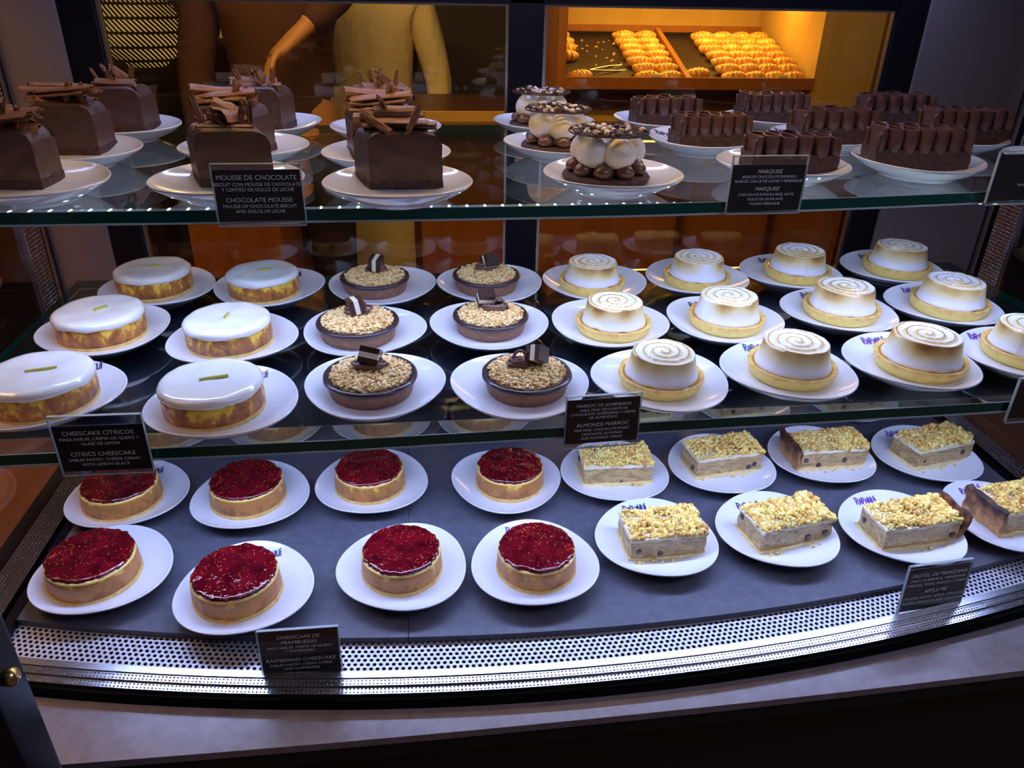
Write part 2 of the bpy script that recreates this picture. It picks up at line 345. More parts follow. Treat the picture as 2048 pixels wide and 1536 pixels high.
# plinth below
strip('plinth', lin(-.85, 1.25, 40), lambda x: cf(x) + .035, lambda x: 1.42, FLOOR, -.056, M['void'], case)
strip('gasket', XS, lambda x: arc(x, .5785), lambda x: arc(x, .5828), -.0195, -.005, M['blackmatte'], case)
strip('dimpled_rail', XS, lambda x: arc(x, .583), lambda x: arc(x, .5918), -.020, -.001, M['dimple'], case, True)
strip('dimpled_rail', XS, lambda x: arc(x, .5924), lambda x: arc(x, .6012), -.020, .0015, M['dimple'], case, True)
strip('flat_rail', XS, lambda x: arc(x, .6018), lambda x: arc(x, .6105), -.020, .003, M['steel'], case)
# perforated air grille with real holes
mb = MB(); P_ = .0073; PV = P_ * .866; rows = 10; NC = 209; H = []
for r in range(rows):
    for c in range(NC):
        u = -.556 + (c + (.5 if r % 2 else 0)) * P_; vv = .6085 + (r + .5) * PV
        q = []; n = 12
        for j in range(n):
            a = 2 * PI * j / n
            # outer ring on the cell boundary (rectangle), inner ring = hole
            ca, sa = math.cos(a), math.sin(a); k = min((P_ / 2) / max(abs(ca), 1e-6), (PV / 2) / max(abs(sa), 1e-6))
            q.append((u + ca * k, vv + sa * k, 0)); q.append((u + ca * .00235, vv + sa * .00235, 0)); q.append((u + ca * .00235, vv + sa * .00235, -.0012))
        # snap: add corners through finer outer ring
        fs = []
        for j in range(n):
            k2 = (j + 1) % n; fs.append((3 * j, 3 * k2, 3 * k2 + 1, 3 * j + 1)); fs.append((3 * j + 1, 3 * k2 + 1, 3 * k2 + 2, 3 * j + 2))
        # rectangle corners
        corners = []
        for sx_, sy_, j0 in ((1, 1, None), (-1, 1, None), (-1, -1, None), (1, -1, None)):
            corners.append((u + sx_ * P_ / 2, vv + sy_ * PV / 2, 0))
        base_n = len(q); q += corners
        ang = math.atan2(PV, P_)
        for ci, ca_ in enumerate((ang, PI - ang, PI + ang, 2 * PI - ang)):
            j = int(ca_ / (2 * PI / n)); fs.append((3 * j, base_n + ci, 3 * ((j + 1) % n)))
        mb.add([(x, arc(x, y), -.009 + z) for x, y, z in q], fs)
me = mb.mesh('g'); bm = bmesh.new(); bm.from_mesh(me); bmesh.ops.recalc_face_normals(bm, faces=bm.faces)
bmesh.ops.delete(bm, geom=[v for v in bm.verts if v.co.x > .966 or v.co.x < -.557], context='VERTS'); bm.to_mesh(me); bm.free()
fin('air_grille', me, M['grille'], case, smooth=0)
strip('air_duct', XS, lambda x: arc(x, .609), lambda x: arc(x, .690), -.055, -.050, M['void'], case)
# deck under the slates
mb = MB(); mb.box(-.556, .965, .76, 1.385, -.03, -.0125); mb.build('deck_base', M['void'], case)
# side rails along the deck, side glass, posts
for (xa, s_) in ((-.515, -1), (.925, 1)):
    for k in range(2):
        a0 = xa + s_ * k * .018; a1 = a0 + s_ * .0172; x0, x1 = min(a0, a1), max(a0, a1)
        mb = MB(); mb.box(x0, x1, .72, 1.165, -.020, .004); me = mb.mesh('r'); uv = me.uv_layers.new(name='UVMap')
        for lp in me.loops:
            c = me.vertices[lp.vertex_index].co; uv.data[lp.index].uv = (c.y / .0042, (c.x - x0) / .0043)
        fin('side_rail', me, M['dimple'], case, smooth=0)
    mb = MB(); xx = xa - s_ * .006; mb.box(min(xx, xx - s_ * .012), max(xx, xx - s_ * .012), .72, 1.38, -.012, .001); mb.build('side_trim', M['black'], case)
    # vertical dimpled post
    for k in range(2):
        y0 = 1.118 + k * .024; mb = MB(); mb.box(xa + s_ * .038 - .004, xa + s_ * .038 + .004, y0, y0 + .0225, .0045, .86); me = mb.mesh('r'); uv = me.uv_layers.new(name='UVMap')
        for lp in me.loops:
            c = me.vertices[lp.vertex_index].co; uv.data[lp.index].uv = (c.z / .006, (c.y - y0) / .006)
        fin('side_post', me, M['dimple'], case, smooth=0)
    mb = MB(); X = xa + s_ * .038; mb.box(X - .003, X + .003, .70, 1.117, .0045, .86); mb.build('side_glass', M['sideglass'], case)
DY = 1.40
kx = DY / 1.35
def bx(name, x0, x1, z0, z1, mt, y0=DY, y1=DY + .04, parent=case, bev=.002): return bbox(name, (x0 * kx, x1 * kx, y0, y1, z0, z1), mt, parent, bev)
ZT = .647
bx('corner_post', -.527, -.475, -.01, .86, M['black'])
bx('rear_panel', -.624, -.5275, -.01, .86, M['panel'], DY - .004, DY + .03)
bx('panel_edge', -.628, -.6245, -.01, .86, M['steel'], DY - .016, DY - .004)
bx('corner_filler', -.78, -.629, -.01, .86, M['black'], DY - .01, DY + .03)
bx('centre_post', .155, .211, -.01, .86, M['black'], DY, DY + .05)
bx('corner_post', .814, .866, -.01, .86, M['black'])
bx('rear_panel', .8665, 1.084, -.01, .86, M['panel'], DY - .004, DY + .03)
bx('panel_edge', 1.0845, 1.089, -.01, .86, M['steel'], DY - .016, DY - .004)
bx('corner_filler', 1.0895, 1.25, -.01, .86, M['black'], DY - .01, DY + .03)
bx('header', -.4745, .8135, ZT + .0005, .86, M['black'])
mb = MB(); mb.box(-.80, 1.30, .68, 1.46, .861, .89); mb.build('canopy', M['black'], case)
mb = MB(); mb.box(-.53, .94, 1.305, 1.335, .838, .86); mb.build('light_bar', M['housing'], case)
mb = MB(); mb.box(-.65, 1.12, DY, DY + .03, -.03, -.0105); mb.build('door_track', M['black'], case)
def sliding_door(x0, x1, label, y):
    t = empty('sliding_door', (0, 0, 0)); tag(t, label, 'glass door', 'amber glass doors at the back of the case')
    x0 *= kx; x1 *= kx
    mb = MB(); mb.box(x0 + .002, x1 - .002, y, y + .005, -.006, ZT - .002); mb.build('pane', M['doorglass'], t)
    for d, nm in (((x0, x0 + .005, y - .002, y + .008, .0, ZT), 'door_stile'), ((x1 - .0035, x1, y - .002, y + .008, .0, ZT), 'door_stile'), ((x0 + .005, x1 - .0035, y - .002, y + .008, ZT - .003, ZT), 'door_rail')):
        mb = MB(); mb.box(*d); mb.build(nm, M['steel'], t)
sliding_door(-.474, .154, 'amber tinted glass door behind the mousse cakes and cheesecakes, people showing through', DY + .010)
sliding_door(.212, .813, 'amber tinted glass door behind the meringue tarts, croissant nook showing through', DY + .010)
# slates
fr = lambda x: arc(x, .661, .182, .165)
def slate(x0, x1, label):
    o = strip('slate_slab', lin(x0, x1, 26), fr, lambda x: 1.385, -.012, 0, M['slate']); tag(o, label, 'slate slab', 'slate slabs of the bottom deck')
slate(-.506, -.0316, 'dark grey slate slab under the left raspberry cheesecakes')
slate(-.0308, .912, 'wide dark grey slate slab under the apple pies and right raspberry cheesecakes')
# glass shelves
def shelf(name, label, fy, xs, yb, z, th, tilt=0, smoke=None, edge='edge'):
    t = empty(name, (0, 0, 0)); tag(t, label, 'glass shelf')
    zf = lambda y: z + tilt * (y - 1.2)
    mb = MB(); vs = []; fs = []
    for x in xs:
        vs += [(x, fy(x), zf(fy(x)) - th), (x, fy(x), zf(fy(x))), (x, yb, zf(yb)), (x, yb, zf(yb) - th)]
    n = len(xs); mi = []
    for i in range(n - 1):
        a, b = 4 * i, 4 * i + 4
        for j in range(4): fs.append((a + j, a + (j + 1) % 4, b + (j + 1) % 4, b + j))
    mb.add([v for v in vs], [f for k, f in enumerate(fs) if k % 4 in (1, 3)]); 
    mb.build('glass_plate', M['shelfglass'], t)
    mb = MB(); mb.add(vs, [f for k, f in enumerate(fs) if k % 4 == 0]); mb.build('front_edge', M[edge], t)
    mb = MB(); mb.add(vs, [f for k, f in enumerate(fs) if k % 4 == 2] + [(0, 1, 2, 3), tuple(4 * (n - 1) + j for j in (3, 2, 1, 0))]); mb.build('back_edge', M['edge'], t)
    strip('lower_arris', xs, lambda x: fy(x) - .0006, lambda x: fy(x) + .0012, zf(1.2) - th - .0022, zf(1.2) - th - .0002, M['edgeline'], t)
    strip('upper_arris', xs, lambda x: fy(x) - .0004, lambda x: fy(x) + .0004, zf(1.2) - .0001, zf(1.2) + .0006, M['edgeline'], t)
    if smoke:
        mb = MB(); mb.box(xs[0] + .004, xs[-1] - .004, smoke, yb - .004, z - th - .004, z - th - .001); mb.build('smoked_backing', M['smoke'], t)
    return t
f2 = lambda x: .838 + .085 * max(x, 0) ** 2
f1 = lambda x: .7235 + .024 * max(x + .1, 0)
ts = shelf('top_shelf', 'upper glass shelf with green front edge under mousse cakes, meringue cakes and ruffled slices', f2, lin(-.549, .958, 40), 1.345, Z2, .0125, TILT)
ms = shelf('middle_shelf', 'middle glass shelf with dark edge under citrus cheesecakes, almond tarts and meringue tarts', f1, lin(-.549, .958, 40), 1.24, Z1, .0125, 0, .784, 'edge')
# light strips under the two shelves, with rows of little lamps
def led_strip(label, y, z):
    t = empty('light_strip', (0, 0, 0)); tag(t, label, 'light strip', 'light strips under the shelves')
    hs = bbox('housing', (-.51, .91, y - .005, y + .005, z, z + .004), M['housing'], t, .0006, 1)
    mb = MB()
    for i in range(66): x = -.49 + i * .0210; mb.box(x - .0025, x + .0025, y - .0022, y + .0022, z - .0008, z - .0001); mb.box(x - .0010, x + .0010, y - .0045, y + .0045, z + .0041, z + .0044)
    mb.build('lamp_row', M['led'], hs)
led_strip('thin white light strip fixed under the upper glass shelf near its front', .895, Z2 - .0180)
led_strip('thin white light strip fixed under the middle glass shelf behind its clear front edge', .797, Z1 - .0225)
for nm, x0, x1, lb in (('side_counter', -1.38, -.855, 'brown wood counter continuing past the left end of the display case'), ('side_counter', 1.265, 2.4, 'brown wood counter continuing past the right end of the display case')):
    o = bbox(nm, (x0, x1, .72, 1.36, -.10, -.021), M['woodside'], None, .003); tag(o, lb, 'counter', 'wood counters beside the case')
bbox('end_shelf', (-.852, -.600, .72, 1.36, -.0555, -.0305), M['woodside'], case, .002); bbox('end_shelf', (1.000, 1.26, .72, 1.36, -.0555, -.0305), M['woodside'], case, .002)
o = bbox('wood_screen', (-1.02, -.99, .95, 1.36, -.0205, .42), M['woodside'], None, .003); tag(o, 'brown wood screen standing on the counter at the far left', 'screen')
# black post in front at the left with brass knob
t = empty('support_post', (0, 0, 0)); tag(t, 'black metal support post with a brass screw before the left end of the counter', 'post')
bbox('post_body', (-.50, -.342, .45, .50, FLOOR + .001, .95), M['postblack'], t, .008, 3)
mb = lathe([(0.0001, 0), (.006, 0), (.0075, .002), (.0075, .006), (.005, .009), (.0001, .010)], 24); mb.build('brass_screw', M['brass'], t, (-.3425, .475, .190), (0, PI / 2, 0), 50)
bbox('hinge_block', (-.372, -.348, .437, .450, .24, .36), M['black'], t, .004, 2)

# ------------------------------------------------------------------ plates
RP = .085
PROF = [(0, .0105), (.30, .0105), (.52, .0112), (.70, .0135), (.84, .0175), (.93, .0213), (.975, .0240), (.990, .0247), (1.0, .0240), (.998, .0225), (.95, .0190), (.85, .0130), (.70, .0070), (.585, .0035), (.56, .0004), (.53, .0), (.50, .0018), (.40, .003), (0, .003)]
def plate_z(r):
    q = r / RP
    for (a, za), (b, zb) in zip(PROF[:8], PROF[1:8]):
        if q <= b: return za + (zb - za) * (q - a) / (b - a)
    return .0247
def make_plate():
    tri = lambda a, i: 1 + .035 * math.cos(3 * a) * (PROF2[i][0] / RP) ** 1.5
    pr = []
    for i in range(len(PROF) - 1):
        (a, za), (b, zb) = PROF[i], PROF[i + 1]
        for k in range(2): pr.append((max((a + (b - a) * k / 2), .0005) * RP, za + (zb - za) * k / 2))
    pr.append((.0005 * RP, PROF[-1][1]))
    global PROF2; PROF2 = pr
    mb = lathe(pr[::-1], 72, lambda a, i: 1 + .035 * math.cos(3 * a) * (pr[::-1][i][0] / RP) ** 1.5)
    t = mb.mesh('plate'); return t
PLATE = make_plate()
STROKES = {  # hand drawn capitals, unit height
 'R': [[(0, 0), (.05, 1)], [(0, 1), (.45, .92), (.5, .72), (.1, .48)], [(.12, .5), (.5, 0)]],
 'a': [[(0, .0), (.18, .75), (.40, .72), (.46, .0)], [(.08, .38), (.42, .40)]],
 'P': [[(0, 0), (.03, 1)], [(0, 1), (.42, .92), (.44, .62), (.05, .45)]],
 'n': [[(0, .0), (.12, .80), (.38, .80), (.46, .05)]],
 'N': [[(0, 0), (.02, 1), (.42, .05), (.46, 1)]],
 'u': [[(0, .95), (.05, .15), (.35, .1), (.42, .95)]],
 'i': [[(0, .0), (.04, .75)], [(.05, .95), (.06, 1.06)]]}
def logo_mesh():
    mb = MB(); x = -1.75
    for ch, adv in (('R', .62), ('a', .58), ('P', .56), ('a', .58), ('N', .60), ('u', .56), ('i', .2)):
        for st in STROKES[ch]:
            for (x0, y0), (x1, y1) in zip(st, st[1:]):
                d = Vector((x1 - x0, y1 - y0)); d.normalize(); nx, ny = -d.y * .085, d.x * .085; e = d * .05
                mb.add([(x + x0 + nx - e.x, y0 + ny - e.y, 0), (x + x1 + nx + e.x, y1 + ny + e.y, 0), (x + x1 - nx + e.x, y1 - ny + e.y, 0), (x + x0 - nx - e.x, y0 - ny - e.y, 0)], [(3, 2, 1, 0)])
        x += adv
    mb.add([(-.75, -.42, 0), (.95, -.42, 0), (.95, -.50, 0), (-.75, -.50, 0)], [(3, 2, 1, 0)])
    return mb
LOGO = logo_mesh()
def logo_on(parent, lx, ly, ink, rot=.15, size=.0100, phi=0):
    vs = []
    for (x, y, z) in LOGO.v:
        x *= size; y = (y - .5) * size; X = lx + x * math.cos(rot) - y * math.sin(rot); Y = ly + x * math.sin(rot) + y * math.cos(rot)
        r = math.hypot(X, Y); a = math.atan2(Y, X); r2 = r / (1 + .035 * math.cos(3 * a - 3 * phi) * (r / RP) ** 1.5)
        vs.append((X, Y, plate_z(r2) + .0005))
    mb = MB(); mb.add(vs, LOGO.f); me = mb.mesh('logo'); fin('printed_logo', me, M[ink], parent, smooth=0)
ZS = (0, Z1, Z2)
def plate(l, x, y, s, phi, label, logo=None, ink='ink_blue', rot=.15):
    rx = math.atan(TILT) if l == 2 else 0; z = ZS[l] + (TILT * (y - 1.2) if l == 2 else 0)
    t = empty('dessert_plate', (x, y, z + .0002), 0, rx); t.scale = (s, s, s)
    o = bpy.data.objects.new('dish', PLATE); COL.objects.link(o); o.parent = t; o.rotation_euler = (0, 0, phi)
    if not PLATE.materials: PLATE.materials.append(M['china']); PLATE.shade_smooth()
    tag(t, label, 'plate', 'white dessert plates')
    if logo: logo_on(t, logo[0] / s, logo[1] / s, ink, rot, phi=phi)
    return t
def on_plate(l, x, y, s=1):
    z = ZS[l] + (TILT * (y - 1.2) if l == 2 else 0) + .0107 * s + .0002
    return (x, y, z), (math.atan(TILT) if l == 2 else 0)

# ------------------------------------------------------------------ raspberry cheesecakes
def make_raspberry(seed):
    rng = random.Random(seed); t = empty('raspberry_cheesecake')
    w1 = lambda a, i: 1 + .012 * nz(3 * math.cos(a) + seed, 3 * math.sin(a), i * .2)
    lathe([(.001, 0), (.050, 0), (.0525, .001), (.0522, .0045), (.050, .0052), (.001, .0052)], 72, w1).build('sable_base', M['crustpale'], t, smooth=60)
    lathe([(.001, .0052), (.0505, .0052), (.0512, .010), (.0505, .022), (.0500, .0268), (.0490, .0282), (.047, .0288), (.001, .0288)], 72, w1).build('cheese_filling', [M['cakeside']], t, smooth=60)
    lathe([(.0478, .0276), (.0502, .0272), (.0496, .0292), (.0476, .0298), (.0455, .0294)], 72, w1, closed=False).build('pale_rim', M['custard'], t, smooth=60)
    pr = [(.0480, .0284), (.0488, .0296), (.0482, .0318), (.0465, .0330)] + [(.045 - .0044 * k, .0332) for k in range(10)] + [(.0006, .0332)]
    rr = lambda a, i: 1 + (.040 * nz(3.5 * math.cos(a) + seed, 3.5 * math.sin(a)) + .045 * nz(9 * math.cos(a), 9 * math.sin(a), seed)) * (1 if i < 5 else .3)
    def zz(a, i):
        r = pr[i][0]; return 0 if i < 2 else .0011 * nz(60 * r * math.cos(a), 60 * r * math.sin(a), seed * 3) + .0006 * nz(150 * r * math.cos(a), 150 * r * math.sin(a), seed)
    lathe(pr, 96, rr, zz).build('raspberry_jam', M['jam'], t, smooth=180)
    return t
# citrus cheesecakes
def make_citrus(seed, peel_rot):
    t = empty('citrus_cheesecake')
    w1 = lambda a, i: 1 + .012 * nz(3 * math.cos(a) + seed, 3 * math.sin(a), i * .2)
    lathe([(.001, 0), (.0515, 0), (.0535, .001), (.0532, .004), (.051, .0048), (.001, .0048)], 72, w1).build('sable_base', M['crustpale'], t, smooth=60)
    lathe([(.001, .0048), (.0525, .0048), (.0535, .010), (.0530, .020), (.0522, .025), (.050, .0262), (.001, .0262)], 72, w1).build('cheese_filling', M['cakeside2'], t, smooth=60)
    def zz(a, i):
        if i == 0: return -.0040 * (nz(2.2 * math.cos(a) + seed, 2.2 * math.sin(a)) + .25 * nz(9 * math.cos(a), 9 * math.sin(a), seed))
        return .0012 * nz(38 * pr[i][0] * math.cos(a), 38 * pr[i][0] * math.sin(a), seed * 1.7)
    pr = [(.0538, .0238), (.0545, .0248), (.0546, .0270), (.0535, .0290), (.0510, .0308), (.047, .0315)] + [(.042 - .006 * k, .0316) for k in range(7)] + [(.0008, .0316)]
    lathe(pr, 84, lambda a, i: 1 + .012 * nz(4 * math.cos(a), 4 * math.sin(a), seed), zz).build('lemon_glaze', M['glaze'], t, smooth=180)
    mb = MB(); n = 8; vs = []; fs = []
    for i in range(n + 1):
        u = -.0085 + .017 * i / n; h = .0326; c = .0004 * math.sin(i * .7)
        vs += [(u, c - .0012, h - .0014), (u, c + .0012, h - .0014), (u, c + .0012, h + .0010), (u, c - .0012, h + .0010)]
    for i in range(n):
        a, b = 4 * i, 4 * i + 4
        for j in range(4): fs.append((a + j, b + j, b + (j + 1) % 4, a + (j + 1) % 4))
    fs += [(0, 1, 2, 3), tuple(4 * n + j for j in (3, 2, 1, 0))]
    mb.add(vs, fs); mb.build('lime_peel', M['peel'], t, rot=(0, 0, peel_rot), smooth=60)
    return t
# almond marroc tarts
def make_marroc(seed, cp, cr, nest, ):
    rng = random.Random(seed); t = empty('almond_marroc_tart')
    w1 = lambda a, i: 1 + .010 * nz(3 * math.cos(a) + seed, 3 * math.sin(a), i * .2)
    lathe([(.001, 0), (.046, 0), (.0475, .0012), (.0505, .012), (.0525, .0195), (.0515, .0215), (.047, .0205), (.001, .018)], 80, w1).build('cocoa_shell', M['chocshell'], t, smooth=60)
    lathe([(.0505, .0190), (.0538, .0188), (.0545, .0208), (.0535, .0232), (.0510, .0240), (.0475, .0228), (.040, .0218), (.001, .0218)], 80, lambda a, i: 1 + .012 * nz(4 * math.cos(a) + seed, 4 * math.sin(a), 1), lambda a, i: .0006 * nz(6 * math.cos(a), 6 * math.sin(a), seed)).build('ganache_rim', M['ganache'], t, smooth=180)
    lathe([(.0468, .0222), (.044, .0238), (.036, .0262), (.024, .0282), (.012, .0290), (.0005, .0292)], 64, None, lambda a, i: .0008 * nz(30 * math.cos(a) * i, 30 * math.sin(a), seed), closed=False).build('almond_bed', M['almondbed'], t, smooth=60)
    it = []
    for k in range(1150):
        r = .0462 * math.sqrt(rng.random()); a = rng.uniform(0, 2 * PI); dome = .0225 + .0055 * (1 - (r / .047) ** 2)
        s = rng.uniform(.0012, .0023); it.append(((r * math.cos(a), r * math.sin(a), dome + .0016 + rng.uniform(-.0006, .0016)), (s * rng.uniform(1, 1.6), s, s * rng.uniform(.55, .9))))
    tag(chunks(it, rng, .25).build('chopped_almonds', M['almond'], t), kind='stuff')
    mb = MB(); nx, ny, nr = nest; pts = []; turns = 6; K = turns * 26
    for i in range(K + 1):
        a = 2 * PI * i / 26; k = i / K; R1 = nr * 1.25 * (1.05 - .38 * abs(math.sin(k * PI * 1.5))); 
        pts.append((nx + R1 * math.cos(a) * 1.15 + .0018 * math.sin(a * .37 + seed), ny + R1 * .62 * math.sin(a) + .002 * math.cos(a * .23), .0305 + .0085 * k + .0018 * math.sin(a * .61 + seed)))
    for i in range(14):
        a = PI * i / 13; p = pts[-1]
        if i: pts.append((pts[K][0] - .013 * (1 - math.cos(a)) * .6, pts[K][1] + .002 * i / 13, pts[K][2] + .012 * math.sin(a) - .004 * i / 13))
    mb.tube(pts, .00185, 8); mb.build('chocolate_nest', M['milk'], t, smooth=60)
    mb = MB(); hx, hy = .0115, .0095
    for j, (a0, a1) in enumerate(((-.0095, -.0032), (-.0032, .0030), (.0030, .0095))): mb.box(-hx, hx, a0, a1, -hy, hy, j)
    o = mb.build('marroc_chocolate', [M['dark'], M['whitechoc'], M['dark']], t, cp, cr)
    return t
# lemon meringue tarts
def make_lemon(seed, heat=1.0):
    rng = random.Random(seed); t = empty('lemon_meringue_tart')
    w1 = lambda a, i: 1 + .012 * nz(2.5 * math.cos(a) + seed, 2.5 * math.sin(a), i * .15)
    lathe([(.001, 0), (.0465, 0), (.0495, .0015), (.0525, .009), (.0542, .0150), (.0538, .0168), (.0520, .0172), (.0495, .0160), (.048, .0142), (.001, .0142)], 84, w1).build('tart_shell', M['shell'], t, smooth=60)
    lathe([(.0478, .0140), (.0482, .0150), (.0470, .0153), (.001, .0153)], 64).build('lemon_curd', M['curd'], t, smooth=60)
    n = 128; prof = [(.0455, .0150), (.0465, .0165), (.0452, .0190), (.0440, .0230), (.0425, .0300), (.0412, .0370), (.0400, .0425), (.0394, .0446)]
    K = 44; turns = 3.3; vs = []; fs = []; tc = []
    off = rng.uniform(0, 6.3)
    th0 = off
    for i, (r, z) in enumerate(prof):
        for j in range(n):
            a = 2 * PI * j / n; q = ((a - th0) % (2 * PI)) / (2 * PI)
            lip = 1.0 - .028 * (1 - q) * min(1, i / 2) + .006 * nz(3 * math.cos(a) + seed, 3 * math.sin(a), z * 40)
            low = .0022 * nz(3 * math.cos(a), 3 * math.sin(a), seed) if i < 3 else 0
            vs.append((r * lip * math.cos(a), r * lip * math.sin(a), z + low))
            side = max(0, (z - .024) / .018); mask = .75 + 1.0 * nz(1.3 * math.cos(a) + seed * 5, 1.3 * math.sin(a), 3)
            tc.append(min(1, max(0, side * mask * .75 * heat)))
    R0 = .0388
    for k in range(K):
        rr = R0 * (1 - (k + .3) / K) if k < K - 1 else .0004
        for j in range(n):
            a = 2 * PI * j / n; q = ((a - th0) % (2 * PI)) / (2 * PI); edge = 1 - .028 * (1 - q) * (rr / R0)
            ecc = 1 + .04 * nz(2 * math.cos(a), 2 * math.sin(a), seed + rr * 20)
            ph = (rr / R0) * ecc * turns - q; fr_ = ph - math.floor(ph)
            # each fold: a gentle slope that ends in a sharp lip on its outer side
            h = .0030 * (fr_ ** 2.2) - .0006
            toast = math.exp(-((fr_ - .93) / .07) ** 2) * .95 + .38 * max(0, 1 - abs(fr_ - .16) / .16) + .16 * max(0, math.sin(a * 1 + seed * 2)) * (1 - rr / R0 * .5)
            vs.append((rr * edge * math.cos(a), rr * edge * math.sin(a), .0446 + h + .0009 * nz(3 * math.cos(a), 3 * math.sin(a), seed + 2) * rr / R0))
            tc.append(min(1, toast * heat))
    T = len(prof) + K
    for i in range(T - 1):
        for j in range(n): fs.append((i * n + j, i * n + (j + 1) % n, (i + 1) * n + (j + 1) % n, (i + 1) * n + j))
    mb = MB(); mb.add(vs, fs + [tuple((T - 1) * n + j for j in range(n))]); me = mb.mesh('meringue')
    ca = me.color_attributes.new('toast', 'FLOAT_COLOR', 'POINT'); ca.data.foreach_set('color', [c for x in tc for c in (x, x, x, 1)])
    fin('meringue', me, M['meringue'], t, smooth=180)
    return t
# apple pies
def make_pie(seed, wd, dp, brown=None, tall=0, raisins=((-.3, .2, 0), (.25, .3, 0)), front=1):
    rng = random.Random(seed); t = empty('apple_pie_square')
    def slab(z0, z1, gx, gy, nxn, nyn, nzn, amp, sd):
        mb = MB(); bm = bmesh.new(); idx = {}
        def V(i, j, k):
            if (i, j, k) in idx: return idx[(i, j, k)]
            x = -gx / 2 + gx * i / nxn; y = -gy / 2 + gy * j / nyn; z = z0 + (z1 - z0) * k / nzn
            d = Vector((nz(x * 90 + sd, y * 90, z * 120), nz(x * 90, y * 90 + sd, z * 120 + 5), nz(x * 70, y * 70, sd) * .7)) * amp
            if k == 0: d.z = 0
            idx[(i, j, k)] = bm.verts.new(Vector((x, y, z)) + d); return idx[(i, j, k)]
        for i in range(nxn):
            for j in range(nyn):
                for k in (0, nzn): bm.faces.new([V(i, j, k), V(i + 1, j, k), V(i + 1, j + 1, k), V(i, j + 1, k)])
        for i in range(nxn):
            for k in range(nzn):
                for j in (0, nyn): bm.faces.new([V(i, j, k), V(i + 1, j, k), V(i + 1, j, k + 1), V(i, j, k + 1)])
        for j in range(nyn):
            for k in range(nzn):
                for i in (0, nxn): bm.faces.new([V(i, j, k), V(i, j + 1, k), V(i, j + 1, k + 1), V(i, j, k + 1)])
        bmesh.ops.recalc_face_normals(bm, faces=bm.faces); me = bpy.data.meshes.new('slab'); bm.to_mesh(me); bm.free(); return me
    fin('pastry_base', slab(0, .0042, wd + .003, dp + .003, 30, 18, 2, .0014, seed), M['pastry'], t, smooth=60)
    H_ = .0245 + tall
    af = fin('apple_filling', slab(.0040, H_, wd - .002, dp - .002, 34, 22, 8, .0022, seed + 3), M['apple'], t, smooth=60)
    fin('cream_layer', slab(H_ - .0004, H_ + .0030, wd - .0005, dp - .0005, 34, 22, 3, .0022, seed + 7), M['cream'], t, smooth=60)
    it = []
    for k in range(760):
        x = rng.uniform(-.5, .5) * (wd - .0015); y = rng.uniform(-.5, .5) * (dp - .0015)
        e = min(1, (.5 * wd - abs(x)) / .008, (.5 * dp - abs(y)) / .008)
        s = rng.choice((.0016, .0020, .0026, .0034, .0018)) * (1.0 + .45 * nz(x * 40, y * 40, seed) + .25 * x / wd * 2)
        hill = .0032 * (1 + nz(x * 35, y * 35, seed + 1) * 2.2 + x / wd)
        it.append(((x, y, H_ + .0026 + max(0, hill) * e + rng.uniform(0, .0022)), (s * rng.uniform(.9, 1.5), s * rng.uniform(.8, 1.2), s * rng.uniform(.7, 1.1))))
    for k in range(7):
        a = rng.uniform(-.45, .45); s = rng.uniform(.0012, .0024); it.append(((a * wd, -dp / 2 - rng.uniform(.004, .010), s * .7 + .001), (s, s, s * .8)))
    tag(chunks(it, rng, .20).build('crumble_topping', M['crumble'], t, smooth=180), kind='stuff')
    for (u, h, sd) in raisins:
        s = rng.uniform(.0028, .0040); v0, f0 = ICO2; mb = MB()
        mb.add([Vector(v) * (1 + .22 * nz(v.x * 3 + u, v.y * 3, v.z * 3)) for v in v0], f0)
        if sd == 0: p = (u * wd, -dp / 2 + .0008, .006 + h * .017)
        else: p = (-wd / 2 + .0008, u * dp, .006 + h * .017)
        o = mb.build('raisin', M['raisin'], af, p, smooth=180); o.scale = (s * (1.3 if sd == 0 else .35), s * (.35 if sd == 0 else 1.3), s)
    if brown:
        sx_ = -1 if brown == 'l' else 1
        me = slab(0.001, H_ + .010, .007, dp + .004, 5, 20, 9, .003, seed + 11)
        o = fin('baked_crust_edge', me, M['browncrust'], t, (sx_ * (wd / 2 + .001), 0, 0), (0, sx_ * .22, 0), smooth=60)
    return t
